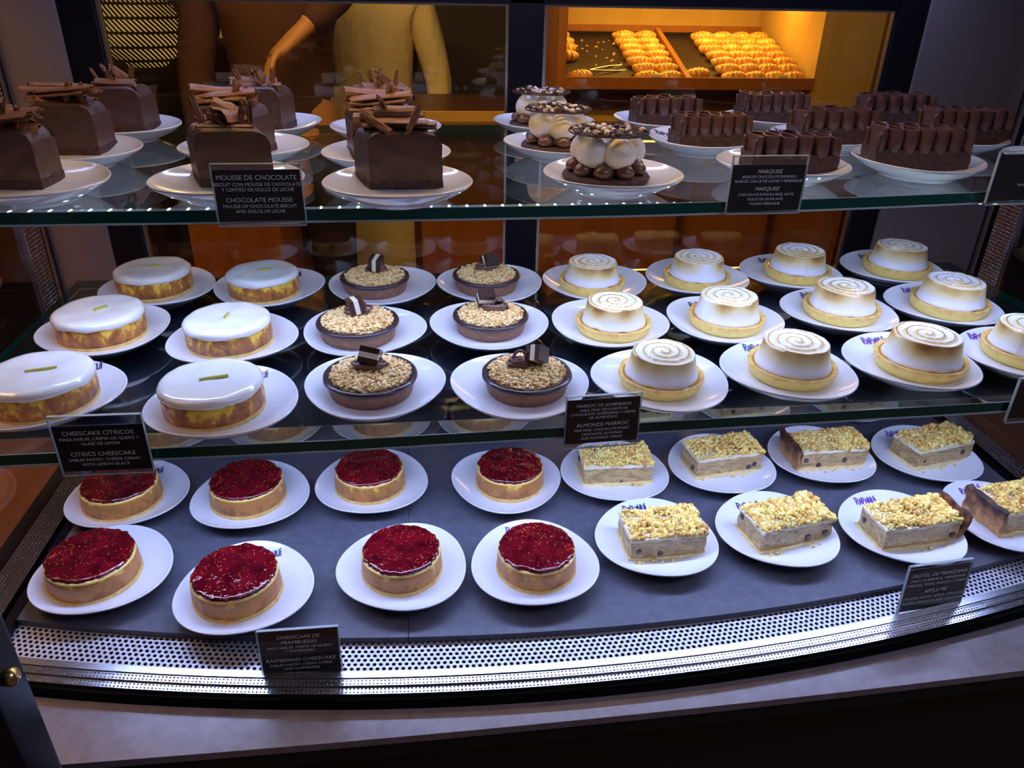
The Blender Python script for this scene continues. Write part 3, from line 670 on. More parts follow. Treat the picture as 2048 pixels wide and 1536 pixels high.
# chocolate mousse slices
def bark_mesh(rng, Ln, Wd, layers, th=.0016):
    mb = MB()
    for k in range(layers):
        n = 14; L_ = Ln * rng.uniform(.75, 1.05); W2 = Wd * rng.uniform(.5, 1); z = k * th * 1.25 + rng.uniform(-.0005, .0005); y0 = rng.uniform(-.25, .25) * Wd; x0 = rng.uniform(-.1, .1) * Ln; sd = rng.uniform(0, 50); m_ = 8; yaw = rng.uniform(-.12, .12)
        vs = []; fs = []
        for i in range(n + 1):
            u = i / n - .5
            for j in range(m_ + 1):
                v_ = j / m_ - .5; x = u * L_ + .004 * nz(sd, v_ * 9, 0) * (1 if abs(u) > .45 else .2); y = v_ * W2 + .0022 * nz(u * 3 + sd, 1, 2)
                zz = z + .0012 * nz(v_ * 9 + sd, u * 1.4, 3) + .0035 * (u * u * 4) * nz(sd, 5, 7) + (-.9 * abs(v_) ** 2 * W2)
                X, Y = x * math.cos(yaw) - y * math.sin(yaw), x * math.sin(yaw) + y * math.cos(yaw)
                vs += [(X + x0, Y + y0, zz), (X + x0, Y + y0, zz - th)]
        R = 2 * (m_ + 1)
        for i in range(n):
            for j in range(m_):
                a = i * R + 2 * j; b = a + R
                fs += [(a, b, b + 2, a + 2), (a + 1, a + 3, b + 3, b + 1)]
        for i in range(n):
            for j in (0, m_): a = i * R + 2 * j; b = a + R; fs.append((a, a + 1, b + 1, b))
        for i in (0, n):
            for j in range(m_): a = i * R + 2 * j; fs.append((a, a + 2, a + 3, a + 1))
        mb.add(vs, fs)
    me = mb.mesh('bark'); bm = bmesh.new(); bm.from_mesh(me); bmesh.ops.recalc_face_normals(bm, faces=bm.faces); bm.to_mesh(me); bm.free(); return me
def make_mousse(seed, shear, barks):
    rng = random.Random(seed); t = empty('chocolate_mousse_slice'); Wd, D, Hh = .084, .050, .066
    # rounded loaf: cross-section profile swept in depth, sheared
    def body(z0, z1, grow, name, mt, amp, roundtop):
        bm = bmesh.new(); nx, ny, nh = 26, 14, 18; idx = {}
        def V(i, j, k):
            key = (i, j, k)
            if key in idx: return idx[key]
            u, v, w_ = i / nx * 2 - 1, j / ny * 2 - 1, k / nh
            x, y, z = u * (Wd / 2 + grow), v * (D / 2 + grow), z0 + (z1 - z0) * w_
            if roundtop:
                ex = max(0, (abs(u) * Wd / 2 - (Wd / 2 - .017)) / .017); ey = max(0, (abs(v) * D / 2 - (D / 2 - .007)) / .007)
                if k == nh: z -= .017 * (1 - math.sqrt(max(0, 1 - ex * ex))) * .9 + .007 * (1 - math.sqrt(max(0, 1 - ey * ey))) * .8
                else:
                    f_ = max(0, (z - (z1 - .015)) / .015); z -= f_ * (.017 * (1 - math.sqrt(max(0, 1 - ex * ex))) * .9)
                z -= .0016 * (u * u) * (k == nh)
            d = Vector((nz(x * 60 + seed, y * 60, z * 60), nz(x * 60, y * 60 + seed, z * 60), nz(x * 50, y * 50, z * 50 + seed))) * amp
            if k == 0: d.z = 0
            x += shear * y
            idx[key] = bm.verts.new(Vector((x, y + D / 2, z)) + d); return idx[key]
        for i in range(nx):
            for j in range(ny):
                for k in (0, nh): bm.faces.new([V(i, j, k), V(i + 1, j, k), V(i + 1, j + 1, k), V(i, j + 1, k)])
        for i in range(nx):
            for k in range(nh):
                for j in (0, ny): bm.faces.new([V(i, j, k), V(i + 1, j, k), V(i + 1, j, k + 1), V(i, j, k + 1)])
        for j in range(ny):
            for k in range(nh):
                for i in (0, nx): bm.faces.new([V(i, j, k), V(i, j + 1, k), V(i, j + 1, k + 1), V(i, j, k + 1)])
        bmesh.ops.recalc_face_normals(bm, faces=bm.faces); me = bpy.data.meshes.new(name); bm.to_mesh(me); bm.free()
        return fin(name, me, mt, t, smooth=50)
    body(0, .0095, .0006, 'biscuit_base', M['biscuit'], .0020, False)
    body(.0085, Hh, 0, 'mousse_body', M['mousse'], .0011, True)
    for (x, y, z, L_, W2, ly, rx, ry, rz) in barks:
        fin('chocolate_bark', bark_mesh(rng, L_ * 1.22, W2 * 1.25, ly + 1), M['bark'], t, (x, y + D / 2, Hh + z), (rx, ry, rz), smooth=30)
    return t
# ruffled marquise slices
def make_marquise(seed, Wd, D, lobes):
    rng = random.Random(seed); t = empty('ruffled_chocolate_slice')
    bm = bmesh.new(); nx, ny, nh = 34, 16, 10; idx = {}; Hh = .027
    def V(i, j, k):
        key = (i, j, k)
        if key in idx: return idx[key]
        x, y, z = (i / nx - .5) * Wd, (j / ny - .5) * D, Hh * k / nh
        d = Vector((nz(x * 110 + seed, y * 110, z * 110), nz(x * 110, y * 110 + seed, z * 110), 0)) * .0016
        idx[key] = bm.verts.new(Vector((x, y, z)) + d); return idx[key]
    for i in range(nx):
        for j in range(ny):
            for k in (0, nh): bm.faces.new([V(i, j, k), V(i + 1, j, k), V(i + 1, j + 1, k), V(i, j + 1, k)])
    for i in range(nx):
        for k in range(nh):
            for j in (0, ny): bm.faces.new([V(i, j, k), V(i + 1, j, k), V(i + 1, j, k + 1), V(i, j, k + 1)])
    for j in range(ny):
        for k in range(nh):
            for i in (0, nx): bm.faces.new([V(i, j, k), V(i, j + 1, k), V(i, j + 1, k + 1), V(i, j, k + 1)])
    bmesh.ops.recalc_face_normals(bm, faces=bm.faces); me = bpy.data.meshes.new('b'); bm.to_mesh(me); bm.free()
    fin('chocolate_base', me, M['biscuit'], t, smooth=50)
    # serpentine ribbon piped over the top
    K = lobes * 26; path = []
    for i in range(K + 1):
        s = i / 26 * 2 * PI; x = (i / K - .5) * (Wd - .004) + .0068 * math.sin(2 * s) * .85 * (1 + .12 * math.sin(i * .11 + seed)); am = (D / 2 - .001) * (1 + .10 * nz(i * .07, seed, 0))
        y = -am * math.cos(s); path.append((x + .0008 * nz(i * .1, 3, seed), y))
    nh = 9; vs = []; fs = []
    for i, (x, y) in enumerate(path):
        p0 = path[max(i - 1, 0)]; p1 = path[min(i + 1, K)]; tx, ty = p1[0] - p0[0], p1[1] - p0[1]; l = math.hypot(tx, ty) or 1; nx_, ny_ = -ty / l, tx / l
        ht = .0285 + .0035 * nz(i * .05, seed, 9)
        for k in range(nh + 1):
            w_ = k / nh; fl = 1 + .10 * math.sin(w_ * PI * .9) - .05 * w_; xx, yy = x, y * fl; z = .0255 - .003 * (1 - w_) + ht * w_; th = .0012
            xx += .0012 * w_ * nz(i * .08, w_ * 2, seed)
            vs += [(xx + nx_ * th, yy + ny_ * th, z), (xx - nx_ * th, yy - ny_ * th, z)]
    R = 2 * (nh + 1)
    for i in range(K):
        for k in range(nh): a = i * R + 2 * k; b = a + R; fs += [(a, b, b + 2, a + 2), (a + 1, a + 3, b + 3, b + 1)]
        for k in (0, nh): a = i * R + 2 * k; b = a + R; fs.append((a, a + 1, b + 1, b))
    for i in (0, K):
        for k in range(nh): a = i * R + 2 * k; fs.append((a, a + 1, a + 3, a + 2))
    mb = MB(); mb.add(vs, fs); me = mb.mesh('r'); bm = bmesh.new(); bm.from_mesh(me); bmesh.ops.recalc_face_normals(bm, faces=bm.faces); bm.to_mesh(me); bm.free()
    fin('piped_ruffle', me, M['ruffle'], t, smooth=70)
    # a folded tongue of chocolate at the left end
    mb = MB(); vs = []; fs = []
    for i in range(15):
        a = -1.9 + i * .27
        for k in range(6): w_ = k / 5; r = .011 + .003 * w_; vs.append((-Wd / 2 + .002 + r * math.cos(a) * .8, r * 1.35 * math.sin(a) - .004, .022 + .026 * w_ + .002 * math.sin(i)))
    for i in range(14):
        for k in range(5): fs.append((i * 6 + k, i * 6 + k + 1, i * 6 + k + 7, i * 6 + k + 6))
    mb.add(vs, fs); o = mb.build('end_curl', M['ruffle'], t, smooth=180)
    md = o.modifiers.new('s', 'SOLIDIFY'); md.thickness = .002
    return t
# meringue cakes with lace disc
def make_meringue_cake(seed):
    rng = random.Random(seed); t = empty('meringue_chocolate_cake')
    lathe([(.001, 0), (.045, 0), (.050, .003), (.051, .008), (.048, .0125), (.001, .0135)], 64, lambda a, i: 1 + .03 * nz(5 * math.cos(a), 5 * math.sin(a), seed + i), lambda a, i: .0006 * nz(9 * math.cos(a) * i, 9 * math.sin(a), seed)).build('chocolate_biscuit', M['biscuit'], t, smooth=60)
    for k in range(9):
        a = 2 * PI * k / 9 + .2; s = rng.uniform(.0098, .0112); v0, f0 = ICO3; mb = MB(); mb.add([Vector((v.x * s, v.y * s, v.z * s * .92 + (.25 * s * max(0, v.z) ** 4))) for v in v0], f0)
        mb.build('chocolate_cream_ball', M['ball'], t, (.037 * math.cos(a), .037 * math.sin(a), .0205), smooth=180)
    lathe([(.001, .012), (.030, .012), (.030, .030), (.001, .030)], 24).build('cream_core', M['ball'], t, smooth=60)
    for k in range(5):
        a = 2 * PI * k / 5 - PI / 2 + .35 + rng.uniform(-.08, .08); n = 36; pr = [(.0005, -.021), (.008, -.0205), (.0155, -.017), (.0200, -.010), (.0212, -.002), (.0200, .006), (.0165, .013), (.011, .019), (.0055, .0235), (.002, .026), (.0004, .027)]
        mb = lathe(pr, n, lambda aa, i: 1 + .05 * nz(2 * math.cos(aa) + k, 2 * math.sin(aa), seed + i * .3)); me = mb.mesh('blob')
        ca = me.color_attributes.new('toast', 'FLOAT_COLOR', 'POINT'); cs = []
        for v in me.vertices: q = max(0, nz(v.co.x * 40 + k, v.co.y * 40, v.co.z * 50 + seed)) * 1.4; cs += [q, q, q, 1]
        ca.data.foreach_set('color', cs); o = fin('meringue_drop', me, M['blob'], t, (.0235 * math.cos(a), .0235 * math.sin(a), .0445), (rng.uniform(-.12, .12), rng.uniform(-.12, .12), 0), smooth=180)
    mb = MB(); zt = .0715
    for r in (.046, .041, .034, .026, .018, .010): mb.tube([(r * math.cos(a), r * math.sin(a) * .98, zt + .0008 * math.sin(3 * a + r * 90)) for a in lin(0, 2 * PI, 60)[:-1]], .0011, 6, True)
    for k in range(16):
        a = rng.uniform(0, 6.3); b = a + rng.uniform(1.2, 3.0); mb.tube([(.045 * (math.cos(a) * (1 - u) + math.cos(b) * u) + .004 * math.sin(u * 9), .045 * (math.sin(a) * (1 - u) + math.sin(b) * u), zt + .0006) for u in lin(0, 1, 16)], .001, 6)
    ld = mb.build('chocolate_lace_disc', M['dark'], t, rot=(0, 0, seed), smooth=60)
    it = []
    for k in range(70):
        r = .041 * math.sqrt(rng.random()); a = rng.uniform(0, 6.3); s = rng.uniform(.0020, .0048); it.append(((r * math.cos(a), r * math.sin(a), zt + .001 + s * .6), (s, s * .8, s * .8)))
    chunks(it, rng, .3).build('chopped_nuts', M['nutmix'], ld)
    return t

# ------------------------------------------------------------------ placing everything
PL = [(0,-0.411,0.798,1,1.63),(0,-0.23,0.749,1,1.7),(0,-0.037,0.769,1,1.16),(0,0.131,0.761,1,1.64),(0,0.303,0.795,1,1.33),(0,0.475,0.797,1,1.22),
(0,0.652,0.785,1,1.15),(0,-0.431,0.961,1,1.8),(0,-0.256,0.942,1,1.61),(0,-0.084,0.96,1,1.49),(0,0.115,0.946,1,0.46),(0,0.283,0.956,1,1.39),
(0,0.454,0.959,1,1.47),(0,0.624,0.971,1,1.37),(0,0.798,0.959,1,1.16),(1,-0.427,0.818,1,0.02),(1,-0.225,0.784,1,1.45),(1,-0.059,0.81,1,0.45),
(1,0.111,0.797,1,0.46),(1,0.283,0.798,1,0.81),(1,0.45,0.811,1,1.12),(1,0.62,0.822,1,1.05),(1,-0.421,0.993,1,0.97),(1,-0.249,0.957,1,1.8),
(1,-0.08,0.968,1,0.16),(1,0.091,0.974,1,0.52),(1,0.258,0.968,1,0.04),(1,0.425,0.968,1,2.09),(1,0.609,0.99,1,1.02),(1,0.781,1.001,1,1.02),
(1,-0.395,1.152,1,1.52),(1,-0.232,1.141,1,0.42),(1,-0.061,1.137,1,0.45),(1,0.107,1.134,1,0.74),(1,0.273,1.129,1,0.52),(1,0.442,1.142,1,1.55),
(1,0.609,1.154,1,1.17),(1,0.795,1.167,1,1.1),(2,-0.209,0.893,1,1.66),(2,-0.022,0.874,1,1.58),(2,0.23,0.906,1,1.44),(2,0.464,0.955,1,1.16),
(2,0.658,0.966,1,0.39),(2,-0.225,1.074,1,1.79),(2,-0.039,1.035,1,1.59),(2,0.201,1.088,0.97,0.62),(2,0.416,1.118,1,2.08),(2,-0.045,1.206,1,0.48),
(0,0.818,0.795,1,1.95),(1,0.786,0.828,1,1),(2,-0.416,0.89,1,1.55),(2,-0.431,1.056,1,1.67),(2,-0.425,1.225,1,1.67),(2,-0.222,1.25,0.97,0.8),
(2,0.203,1.259,0.97,0.56),(2,0.612,1.132,1,0.06),(2,0.812,1.128,0.93,1.3),(2,0.88,0.985,0.86,0.1),(2,0.402,1.286,0.95,0.3),(2,0.6,1.306,0.95,0.9),
(2,0.815,1.3,0.95,1.3)]
LG = {1:(.016,.061),2:(-.026,.064),3:(-.012,.070),4:(-.012,.068),5:(-.016,.061),6:(-.015,.066),48:(-.006,.068),7:(.012,.059),8:(-.030,.062),11:(-.008,.069),13:(-.006,.067),14:(-.012,.067),15:(.021,.063),16:(.019,.063),17:(-.036,.053),20:(-.014,.068),21:(-.012,.067),49:(-.020,.064),27:(-.012,.067),28:(-.010,.067),29:(-.008,.067),31:(.023,.056),36:(-.010,.067),37:(-.004,.067),46:(-.040,.055),55:(-.040,.056),42:(-.046,.042)}
PURPLE = {3, 6, 14, 21, 49, 29, 48}
WHERE = ['front row of the slate deck', 'back row of the slate deck', 'front row of the middle shelf', 'middle row of the middle shelf', 'back row of the middle shelf', 'front row of the top shelf', 'second row of the top shelf', 'back row of the top shelf']
ORD = ['first', 'second', 'third', 'fourth', 'fifth', 'sixth', 'seventh', 'eighth']
rows_ = {0: [0,1,2,3,4,5,6,48], 1: [7,8,9,10,11,12,13,14], 2: [15,16,17,18,19,20,21,49], 3: [22,23,24,25,26,27,28,29], 4: [30,31,32,33,34,35,36,37], 5: [50,38,39,40,41,42,57], 6: [51,43,44,45,46,55,56], 7: [52,53,47,54,58,59,60]}
pos = {i: (r, k) for r, ids in rows_.items() for k, i in enumerate(ids)}
PL = [(l, x, y, s * .968, p) for l, x, y, s, p in PL]
for i, (l, x, y, s, ph) in enumerate(PL):
    r, k = pos[i]; plate(l, x, y, s, ph, 'white china plate, %s from the left in the %s' % (ORD[k], WHERE[r]), LG.get(i), 'ink_purple' if i in PURPLE else 'ink_blue')
def put(root, i, dx, dy, rz, label, cat, group, s=1.0, zs=1.0):
    l, x, y, ps, ph = PL[i]; (loc, rx) = on_plate(l, x + dx, y + dy, ps); o = dup(root, loc, rz, rx, s, zs); tag(o, label, cat, group); return o
rp = [make_raspberry(1), make_raspberry(2)]
names = {0: 'raspberry cheesecake on the front-left plate of the slate deck', 1: 'raspberry cheesecake on the plate just behind the raspberry cheesecake card',
 2: 'raspberry cheesecake in the front deck row, third from the left glass side', 3: 'raspberry cheesecake in the front deck row, touching plates with an apple pie square',
 7: 'raspberry cheesecake below the citrus cheesecake card, in the back deck row', 8: 'raspberry cheesecake with many gold seeds, second in the back deck row',
 9: 'raspberry cheesecake in the back deck row, third from the left glass side', 10: 'raspberry cheesecake in the back deck row, beside the nearest apple pie square'}
for k, (i, dx, dy, s) in enumerate([(0,-.012,.000,1.05),(1,-.010,.002,1.03),(2,-.002,.006,1.0),(3,.003,.002,1.0),(7,-.008,-.004,1.03),(8,-.006,.006,1.02),(9,-.004,.005,1.0),(10,.006,.006,.99)]):
    put(rp[k % 2], i, dx, dy, k * 1.3, names[i], 'cheesecake', 'raspberry cheesecakes', s, 1.08)
# third row of the deck, seen through the front of the middle shelf
G3 = [(-.425, 'r'), (-.252, 'r'), (-.075, 'r'), (.096, 'r'), (.372, 'p'), (.560, 'p'), (.765, 'p')]
pie_small = make_pie(31, .100, .058)
for k, (x, kd) in enumerate(G3):
    plate(0, x, 1.143, .97, k * .7, 'white china plate in the deepest deck row, %s from the left under the middle shelf' % ORD[k])
    (loc, rx) = on_plate(0, x, 1.143, .97)
    if kd == 'r': tag(dup(rp[k % 2], loc, k, 0, 1.0), 'raspberry cheesecake in the deepest deck row, %s from the left, under the glass shelf' % ORD[k], 'cheesecake', 'raspberry cheesecakes')
    else: tag(dup(pie_small, loc, .1, 0, 1, 1.28), 'apple pie square in the deepest deck row, %s from the left, under the glass shelf' % ORD[k - 4], 'apple pie', 'apple pie squares')
wipe(pie_small)
ct = [(15,-.003,.001,.30,1.06,'citrus cheesecake at the left end of the front row, partly past the frame'),(16,-.012,.003,.28,1.03,'citrus cheesecake above the citrus cheesecake card, second in the front row'),
(22,-.006,.006,.95,1.04,'citrus cheesecake with short slanted peel, left in the middle row'),(23,-.006,.006,1.45,1.02,'citrus cheesecake with upright peel strip, second in the middle row'),
(30,-.010,.012,.30,1.01,'citrus cheesecake in the back left corner of the middle shelf'),(31,-.008,.001,.25,.98,'citrus cheesecake in the back row beside the almond tarts')]
for k, (i, dx, dy, pr_, s, lb) in enumerate(ct):
    c = make_citrus(k * 3 + 1, pr_); l, x, y, ps, ph = PL[i]; (loc, rx) = on_plate(l, x + dx, y + dy, ps); c.location = loc; c.scale = (s, s, s * 1.17)
    for ch in c.children:
        if ch.name.startswith('lime_peel'): ch.location.x = .004 if k != 3 else 0; ch.scale = ((1.75, 1.75, 1.05, .9, 1.15, 1.15)[k], 1, 1)
    tag(c, lb, 'cheesecake', 'citrus cheesecakes')
mr = [(17,-.005,.004,1.01,((.001,.002,.0445),(PI/2-.55,.15,-.25)),(-.001,0,.0135),'almond tart with tilted striped chocolate above a flat coil, front row, left of the two'),
(18,.009,.008,.99,((.0125,.004,.0440),(-.35,.55,.75)),(-.009,.002,.0095),'almond tart with chocolate block leaning right of its coil, next to the almond card'),
(24,-.008,.004,1.02,((-.002,.004,.0420),(.15,-.10,-1.25)),(0,.004,.0120),'almond tart with small striped cube, middle row beside the citrus cheesecakes'),
(25,.002,.008,.97,((-.006,.010,.0445),(-1.25,.1,.12)),(.006,0,.0120),'almond tart with upright brown tile behind its coil, middle row'),
(32,-.011,.008,.98,((.003,.000,.0440),(.1,-.15,1.30)),(.003,0,.0105),'almond tart with upright striped piece, back row beside a citrus cheesecake'),
(33,-.006,.008,.98,((.006,.004,.0430),(-.6,.1,.45)),(0,.002,.0125),'almond tart with dark tile under a loose coil, back row beside the meringue tarts')]
for k, (i, dx, dy, s, cp, nest, lb) in enumerate(mr):
    c = make_marroc(k * 2 + 1, cp[0], cp[1], nest); l, x, y, ps, ph = PL[i]; (loc, rx) = on_plate(l, x + dx, y + dy, ps); c.location = loc; c.scale = (s,) * 3; tag(c, lb, 'tart', 'almond tarts')
lm = [make_lemon(1), make_lemon(2, .9), make_lemon(5, 1.15)]
le = [(19,.002,.007,.96,0,'toasted meringue tart behind the almond card, first in the front row'),(20,.008,.006,1.01,1,'toasted meringue tart in the front row, second from the almond card'),
(21,.014,.000,1.05,2,'toasted meringue tart beside a whole purple logo, third in the front row'),(49,.012,.014,1.02,2,'meringue tart cut by the right edge of the picture, front row'),
(26,.006,-.001,.97,0,'toasted meringue tart beside the almond tarts in the middle row'),(27,.006,.005,1.0,1,'toasted meringue tart in the middle row, second from the almond tarts'),
(28,.008,.006,1.02,2,'toasted meringue tart in the middle row, third from the almond tarts'),(29,.014,.004,1.04,1,'toasted meringue tart at the right end of the middle row'),
(34,-.005,.003,.96,0,'toasted meringue tart beside the almond tarts in the back row'),(35,.002,.000,.98,1,'toasted meringue tart in the back row, second from the almond tarts'),
(36,.015,.007,1.0,2,'toasted meringue tart in the back row, third from the almond tarts'),(37,.015,.007,1.02,1,'toasted meringue tart in the back right corner of the middle shelf')]
for k, (i, dx, dy, s, v_, lb) in enumerate(le): put(lm[v_], i, dx, dy, k * 1.9 + .5, lb, 'tart', 'meringue tarts', s, 1.0)
# apple pies: front-left corner, yaw, width, depth
pies = [(4,.258,.760,2,.105,.062,None,0,((-.38,.35,0),(-.1,.05,0)),'apple pie square with a raisin at its left corner, first in the front row'),
(5,.437,.757,11,.113,.061,None,.001,((.16,.2,0),(.40,.3,0),(.35,.8,1)),'apple pie square with tall crumble peak, second in the front row'),
(6,.604,.747,5,.117,.058,'r',.001,((.42,.3,0),(.3,.5,1)),'apple pie square behind the apple pie card, browned at its right end'),
(48,.792,.763,9,.115,.064,'l',.001,((.1,.3,0),),'apple pie square with dark burnt crust side, cut by the right edge'),
(11,.230,.931,-1,.106,.055,None,0,((.05,.0,0),(.35,.6,1)),'apple pie square directly below the almond card, back deck row'),
(12,.407,.933,8,.112,.056,None,0,((.38,.3,0),(.30,.12,0),(-.2,.2,1)),'apple pie square in the back deck row, second from the almond card'),
(13,.578,.942,1,.112,.057,'l',0,((-.42,.5,0),(-.22,.05,0),(.15,.35,0)),'apple pie square with browned crust side, back deck row'),
(14,.763,.926,12,.112,.058,None,0,((-.36,.35,0),(.32,.45,0)),'apple pie square at the right end of the back deck row')]
for k, (i, fx, fy_, yaw, wd, dp, br, tall, rs, lb) in enumerate(pies):
    a = math.radians(yaw); cx = fx + math.cos(a) * wd / 2 - math.sin(a) * dp / 2; cy = fy_ + math.sin(a) * wd / 2 + math.cos(a) * dp / 2
    c = make_pie(k * 5 + 2, wd, dp, br, tall, rs); (loc, rx) = on_plate(0, cx, cy, 1); c.location = loc; c.rotation_euler = (0, 0, a); c.scale = (1, 1, 1.28); tag(c, lb, 'apple pie', 'apple pie squares')
# mousse slices: x of front-face centre, y of the front face
B0 = [(-.004, .002, .004, .062, .024, 4, .1, .05, .15), (.004, -.006, .011, .066, .022, 3, -.1, -.1, -.08), (-.010, .008, .017, .058, .016, 2, .1, .1, .30), (.012, -.012, .014, .024, .007, 2, .2, -1.2, .2), (.024, -.010, .010, .020, .006, 1, .3, -1.35, .5), (-.020, -.012, .002, .018, .004, 1, 0, .3, .7)]
B1 = [(-.004, .0, .004, .050, .018, 2, .2, .0, .1), (.004, .002, .008, .030, .024, 5, .5, .1, .9), (-.024, -.006, .012, .030, .005, 1, .1, 1.2, -.4), (-.028, -.002, .014, .034, .005, 1, 0, 1.35, -.2), (.020, -.004, .010, .026, .006, 2, .1, -1.35, .1), (.028, .0, .010, .026, .006, 1, .1, -1.5, .1), (.006, -.016, .001, .05, .006, 1, 0, 0, .05), (.0, .0, .012, .026, .018, 3, 1.0, .4, 0)]
B2 = [(.002, -.004, .004, .060, .020, 4, -.25, .03, -.04), (-.004, .004, .013, .062, .018, 3, .3, .05, -.12), (.004, .008, .020, .050, .014, 2, .2, .0, .10), (.020, -.020, .012, .030, .007, 2, .9, -1.0, .5), (-.018, -.016, .006, .032, .008, 2, .3, .45, -.5), (-.012, .002, .024, .020, .005, 1, .2, 1.2, .1)]
B3 = [(0, .002, .004, .056, .022, 3, .25, .05, .1), (.006, .006, .010, .030, .018, 4, .9, .6, 1.0), (-.024, 0, .010, .024, .006, 1, .1, 1.15, .3), (.024, .004, .012, .026, .007, 2, .1, -1.4, .2), (.030, -.014, .0015, .018, .005, 1, 0, .1, -.4), (-.012, .01, .013, .022, .006, 1, .2, 1.3, .1)]
for k, (cx, yf, sh, bk, lb) in enumerate([(-.444,.892,.10,B0,'mousse slice cut by the left edge, front of the top shelf'),(-.443,1.068,.12,B0,'mousse slice second in the left column, long bark log tilted on top'),(-.430,1.222,.20,B3,'mousse slice at the back of the left column, crumpled bark'),
 (-.210,.894,-.40,B1,'mousse slice behind the mousse card, bark sticks standing at both sides'),(-.238,1.050,.35,B0,'mousse slice second in the column behind the mousse card'),(-.232,1.228,.30,B3,'mousse slice at the back of the column behind the mousse card'),
 (-.0225,.878,-.40,B2,'mousse slice in the centre of the top shelf, front of its column'),(-.046,1.030,-.25,B0,'mousse slice second in the centre column of the top shelf'),(-.050,1.188,-.20,B3,'mousse slice at the back of the centre column')]):
    c = make_mousse(k * 3 + 2, sh, bk); (loc, rx) = on_plate(2, cx, yf, 1); c.location = loc; c.rotation_euler = (rx, 0, 0); tag(c, lb, 'mousse cake', 'chocolate mousse slices')
    c.scale = (.97, .95, .95)
mc = [make_meringue_cake(1), make_meringue_cake(2)]
for k, (i, s, lb) in enumerate([(40, .99, 'meringue cake with lace disc, nearest of the three'), (45, .94, 'meringue cake with lace disc, middle of the three'), (54, .93, 'meringue cake with lace disc, furthest of the three')]):
    put(mc[k % 2], i, -.006, .008, k * 1.1, lb + ' on the top shelf', 'meringue cake', 'meringue cakes with lace discs', s * 1.04, .78)
mq = [make_marquise(1, .112, .048, 5), make_marquise(4, .108, .048, 6)]
for (v_, x, y, rz, s, lb) in [(0,.474,.960,-.05,1.0,'ruffled chocolate slice behind the marquise card'),(1,.657,.978,-.16,1.12,'ruffled chocolate slice right of the marquise card, frontmost'),(1,.421,1.110,.05,1.0,'ruffled chocolate slice in the second row, nearest the meringue cakes'),
 (0,.622,1.140,.04,1.08,'ruffled chocolate slice in the second row, behind the marquise card'),(1,.825,1.128,-.08,1.12,'ruffled chocolate slice in the second row, nearest the right glass side'),(0,.407,1.285,.05,.98,'ruffled chocolate slice in the back row, nearest the meringue cakes'),
 (1,.600,1.312,-.03,1.05,'ruffled chocolate slice in the back row, middle of three'),(0,.815,1.302,-.05,1.08,'ruffled chocolate slice in the back row, nearest the right panel')]:
    (loc, rx) = on_plate(2, x, y, .95); tag(dup(mq[v_], loc, rz, rx, s, .84), lb, 'chocolate cake', 'ruffled chocolate slices')
for r in rp + lm + mc + mq: wipe(r)

# ------------------------------------------------------------------ cards
def text_mesh(lines, W, Hc):
    """lines: (text, cap height, y of baseline, shear)"""
    mb = MB()
    for (txt, h, y, sh) in lines:
        cu = bpy.data.curves.new('t', 'FONT'); cu.body = txt; cu.size = h * 1.38; cu.align_x = 'CENTER'; cu.shear = sh; cu.space_character = 1.0; cu.resolution_u = 3; cu.offset = 0
        ob = bpy.data.objects.new('t', cu); COL.objects.link(ob); bpy.context.view_layer.update()
        me = bpy.data.meshes.new_from_object(ob); xs = [v.co.x for v in me.vertices]
        sc = min(1, (W - .004) / (max(xs) - min(xs))) if len(txt) > 3 else 1
        mb.add([(v.co.x * sc, v.co.y + y, 0) for v in me.vertices], [tuple(p.vertices) for p in me.polygons])
        bpy.data.objects.remove(ob); bpy.data.curves.remove(cu); bpy.data.meshes.remove(me)
    return mb
def card(c, W, Hh, rz, rx, label, lines, ch0=.004, ch1=.010, fit=None):
    """c: bottom centre; ch0, ch1: clear margins below and above the printed card"""
    t = empty('name_card', c, rz, rx); tag(t, label, 'name card', 'dessert name cards')
    mb = MB(); mb.box(-W / 2, W / 2, -.0012, -.0002, 0, Hh); mb.box(-W / 2, W / 2, .0010, .0022, 0, Hh); mb.box(-W / 2, W / 2, -.0012, .012, -.0014, 0)
    mb.build('acrylic_holder', M['acrylic'], t)
    mb = MB()
    for x in (-W / 2, W / 2 - .0007): mb.box(x, x + .0007, -.0014, .0024, 0, Hh)
    mb.box(-W / 2, W / 2, -.0014, -.0006, -.0022, -.0008); mb.box(-W / 2, W / 2, -.0014, .0024, Hh - .0007, Hh)
    mb.build('polished_edges', M['edgeline'], t)
    mb = MB(); mb.box(-W / 2 + .0015, W / 2 - .0015, 0, .0008, ch0, Hh - ch1); pc = mb.build('printed_card', M['card'], t)
    k_ = (Hh - ch0 - ch1) / (max(q[2] + q[1] for q in lines) + 5.5) / .001; tm = text_mesh([(a, h * .001 * k_, ch0 + y * .001 * k_, s) for a, h, y, s in lines], W, Hh)
    tm.build('lettering', M['cardink'], pc, (0, -.0016, 0), (PI / 2, 0, 0))
card((-.1620, .8090, .4585), .0895, .0620, 0, 0, 'card reading chocolate mousse on the upper shelf edge', [('MOUSSE DE CHOCOLATE', 5.6, 48.5, 0), ('BISCUIT CON MOUSSE DE CHOCOLATE', 4.0, 41.5, 0), ('Y CENTRO DE DULCE DE LECHE', 4.0, 35.5, 0), ('CHOCOLATE MOUSSE', 5.4, 23.0, 0), ('MOUSSE OF CHOCOLATE BISCUIT', 3.9, 16.5, 0), ('AND DULCE DE LECHE', 3.9, 10.5, 0)], .003, .006)
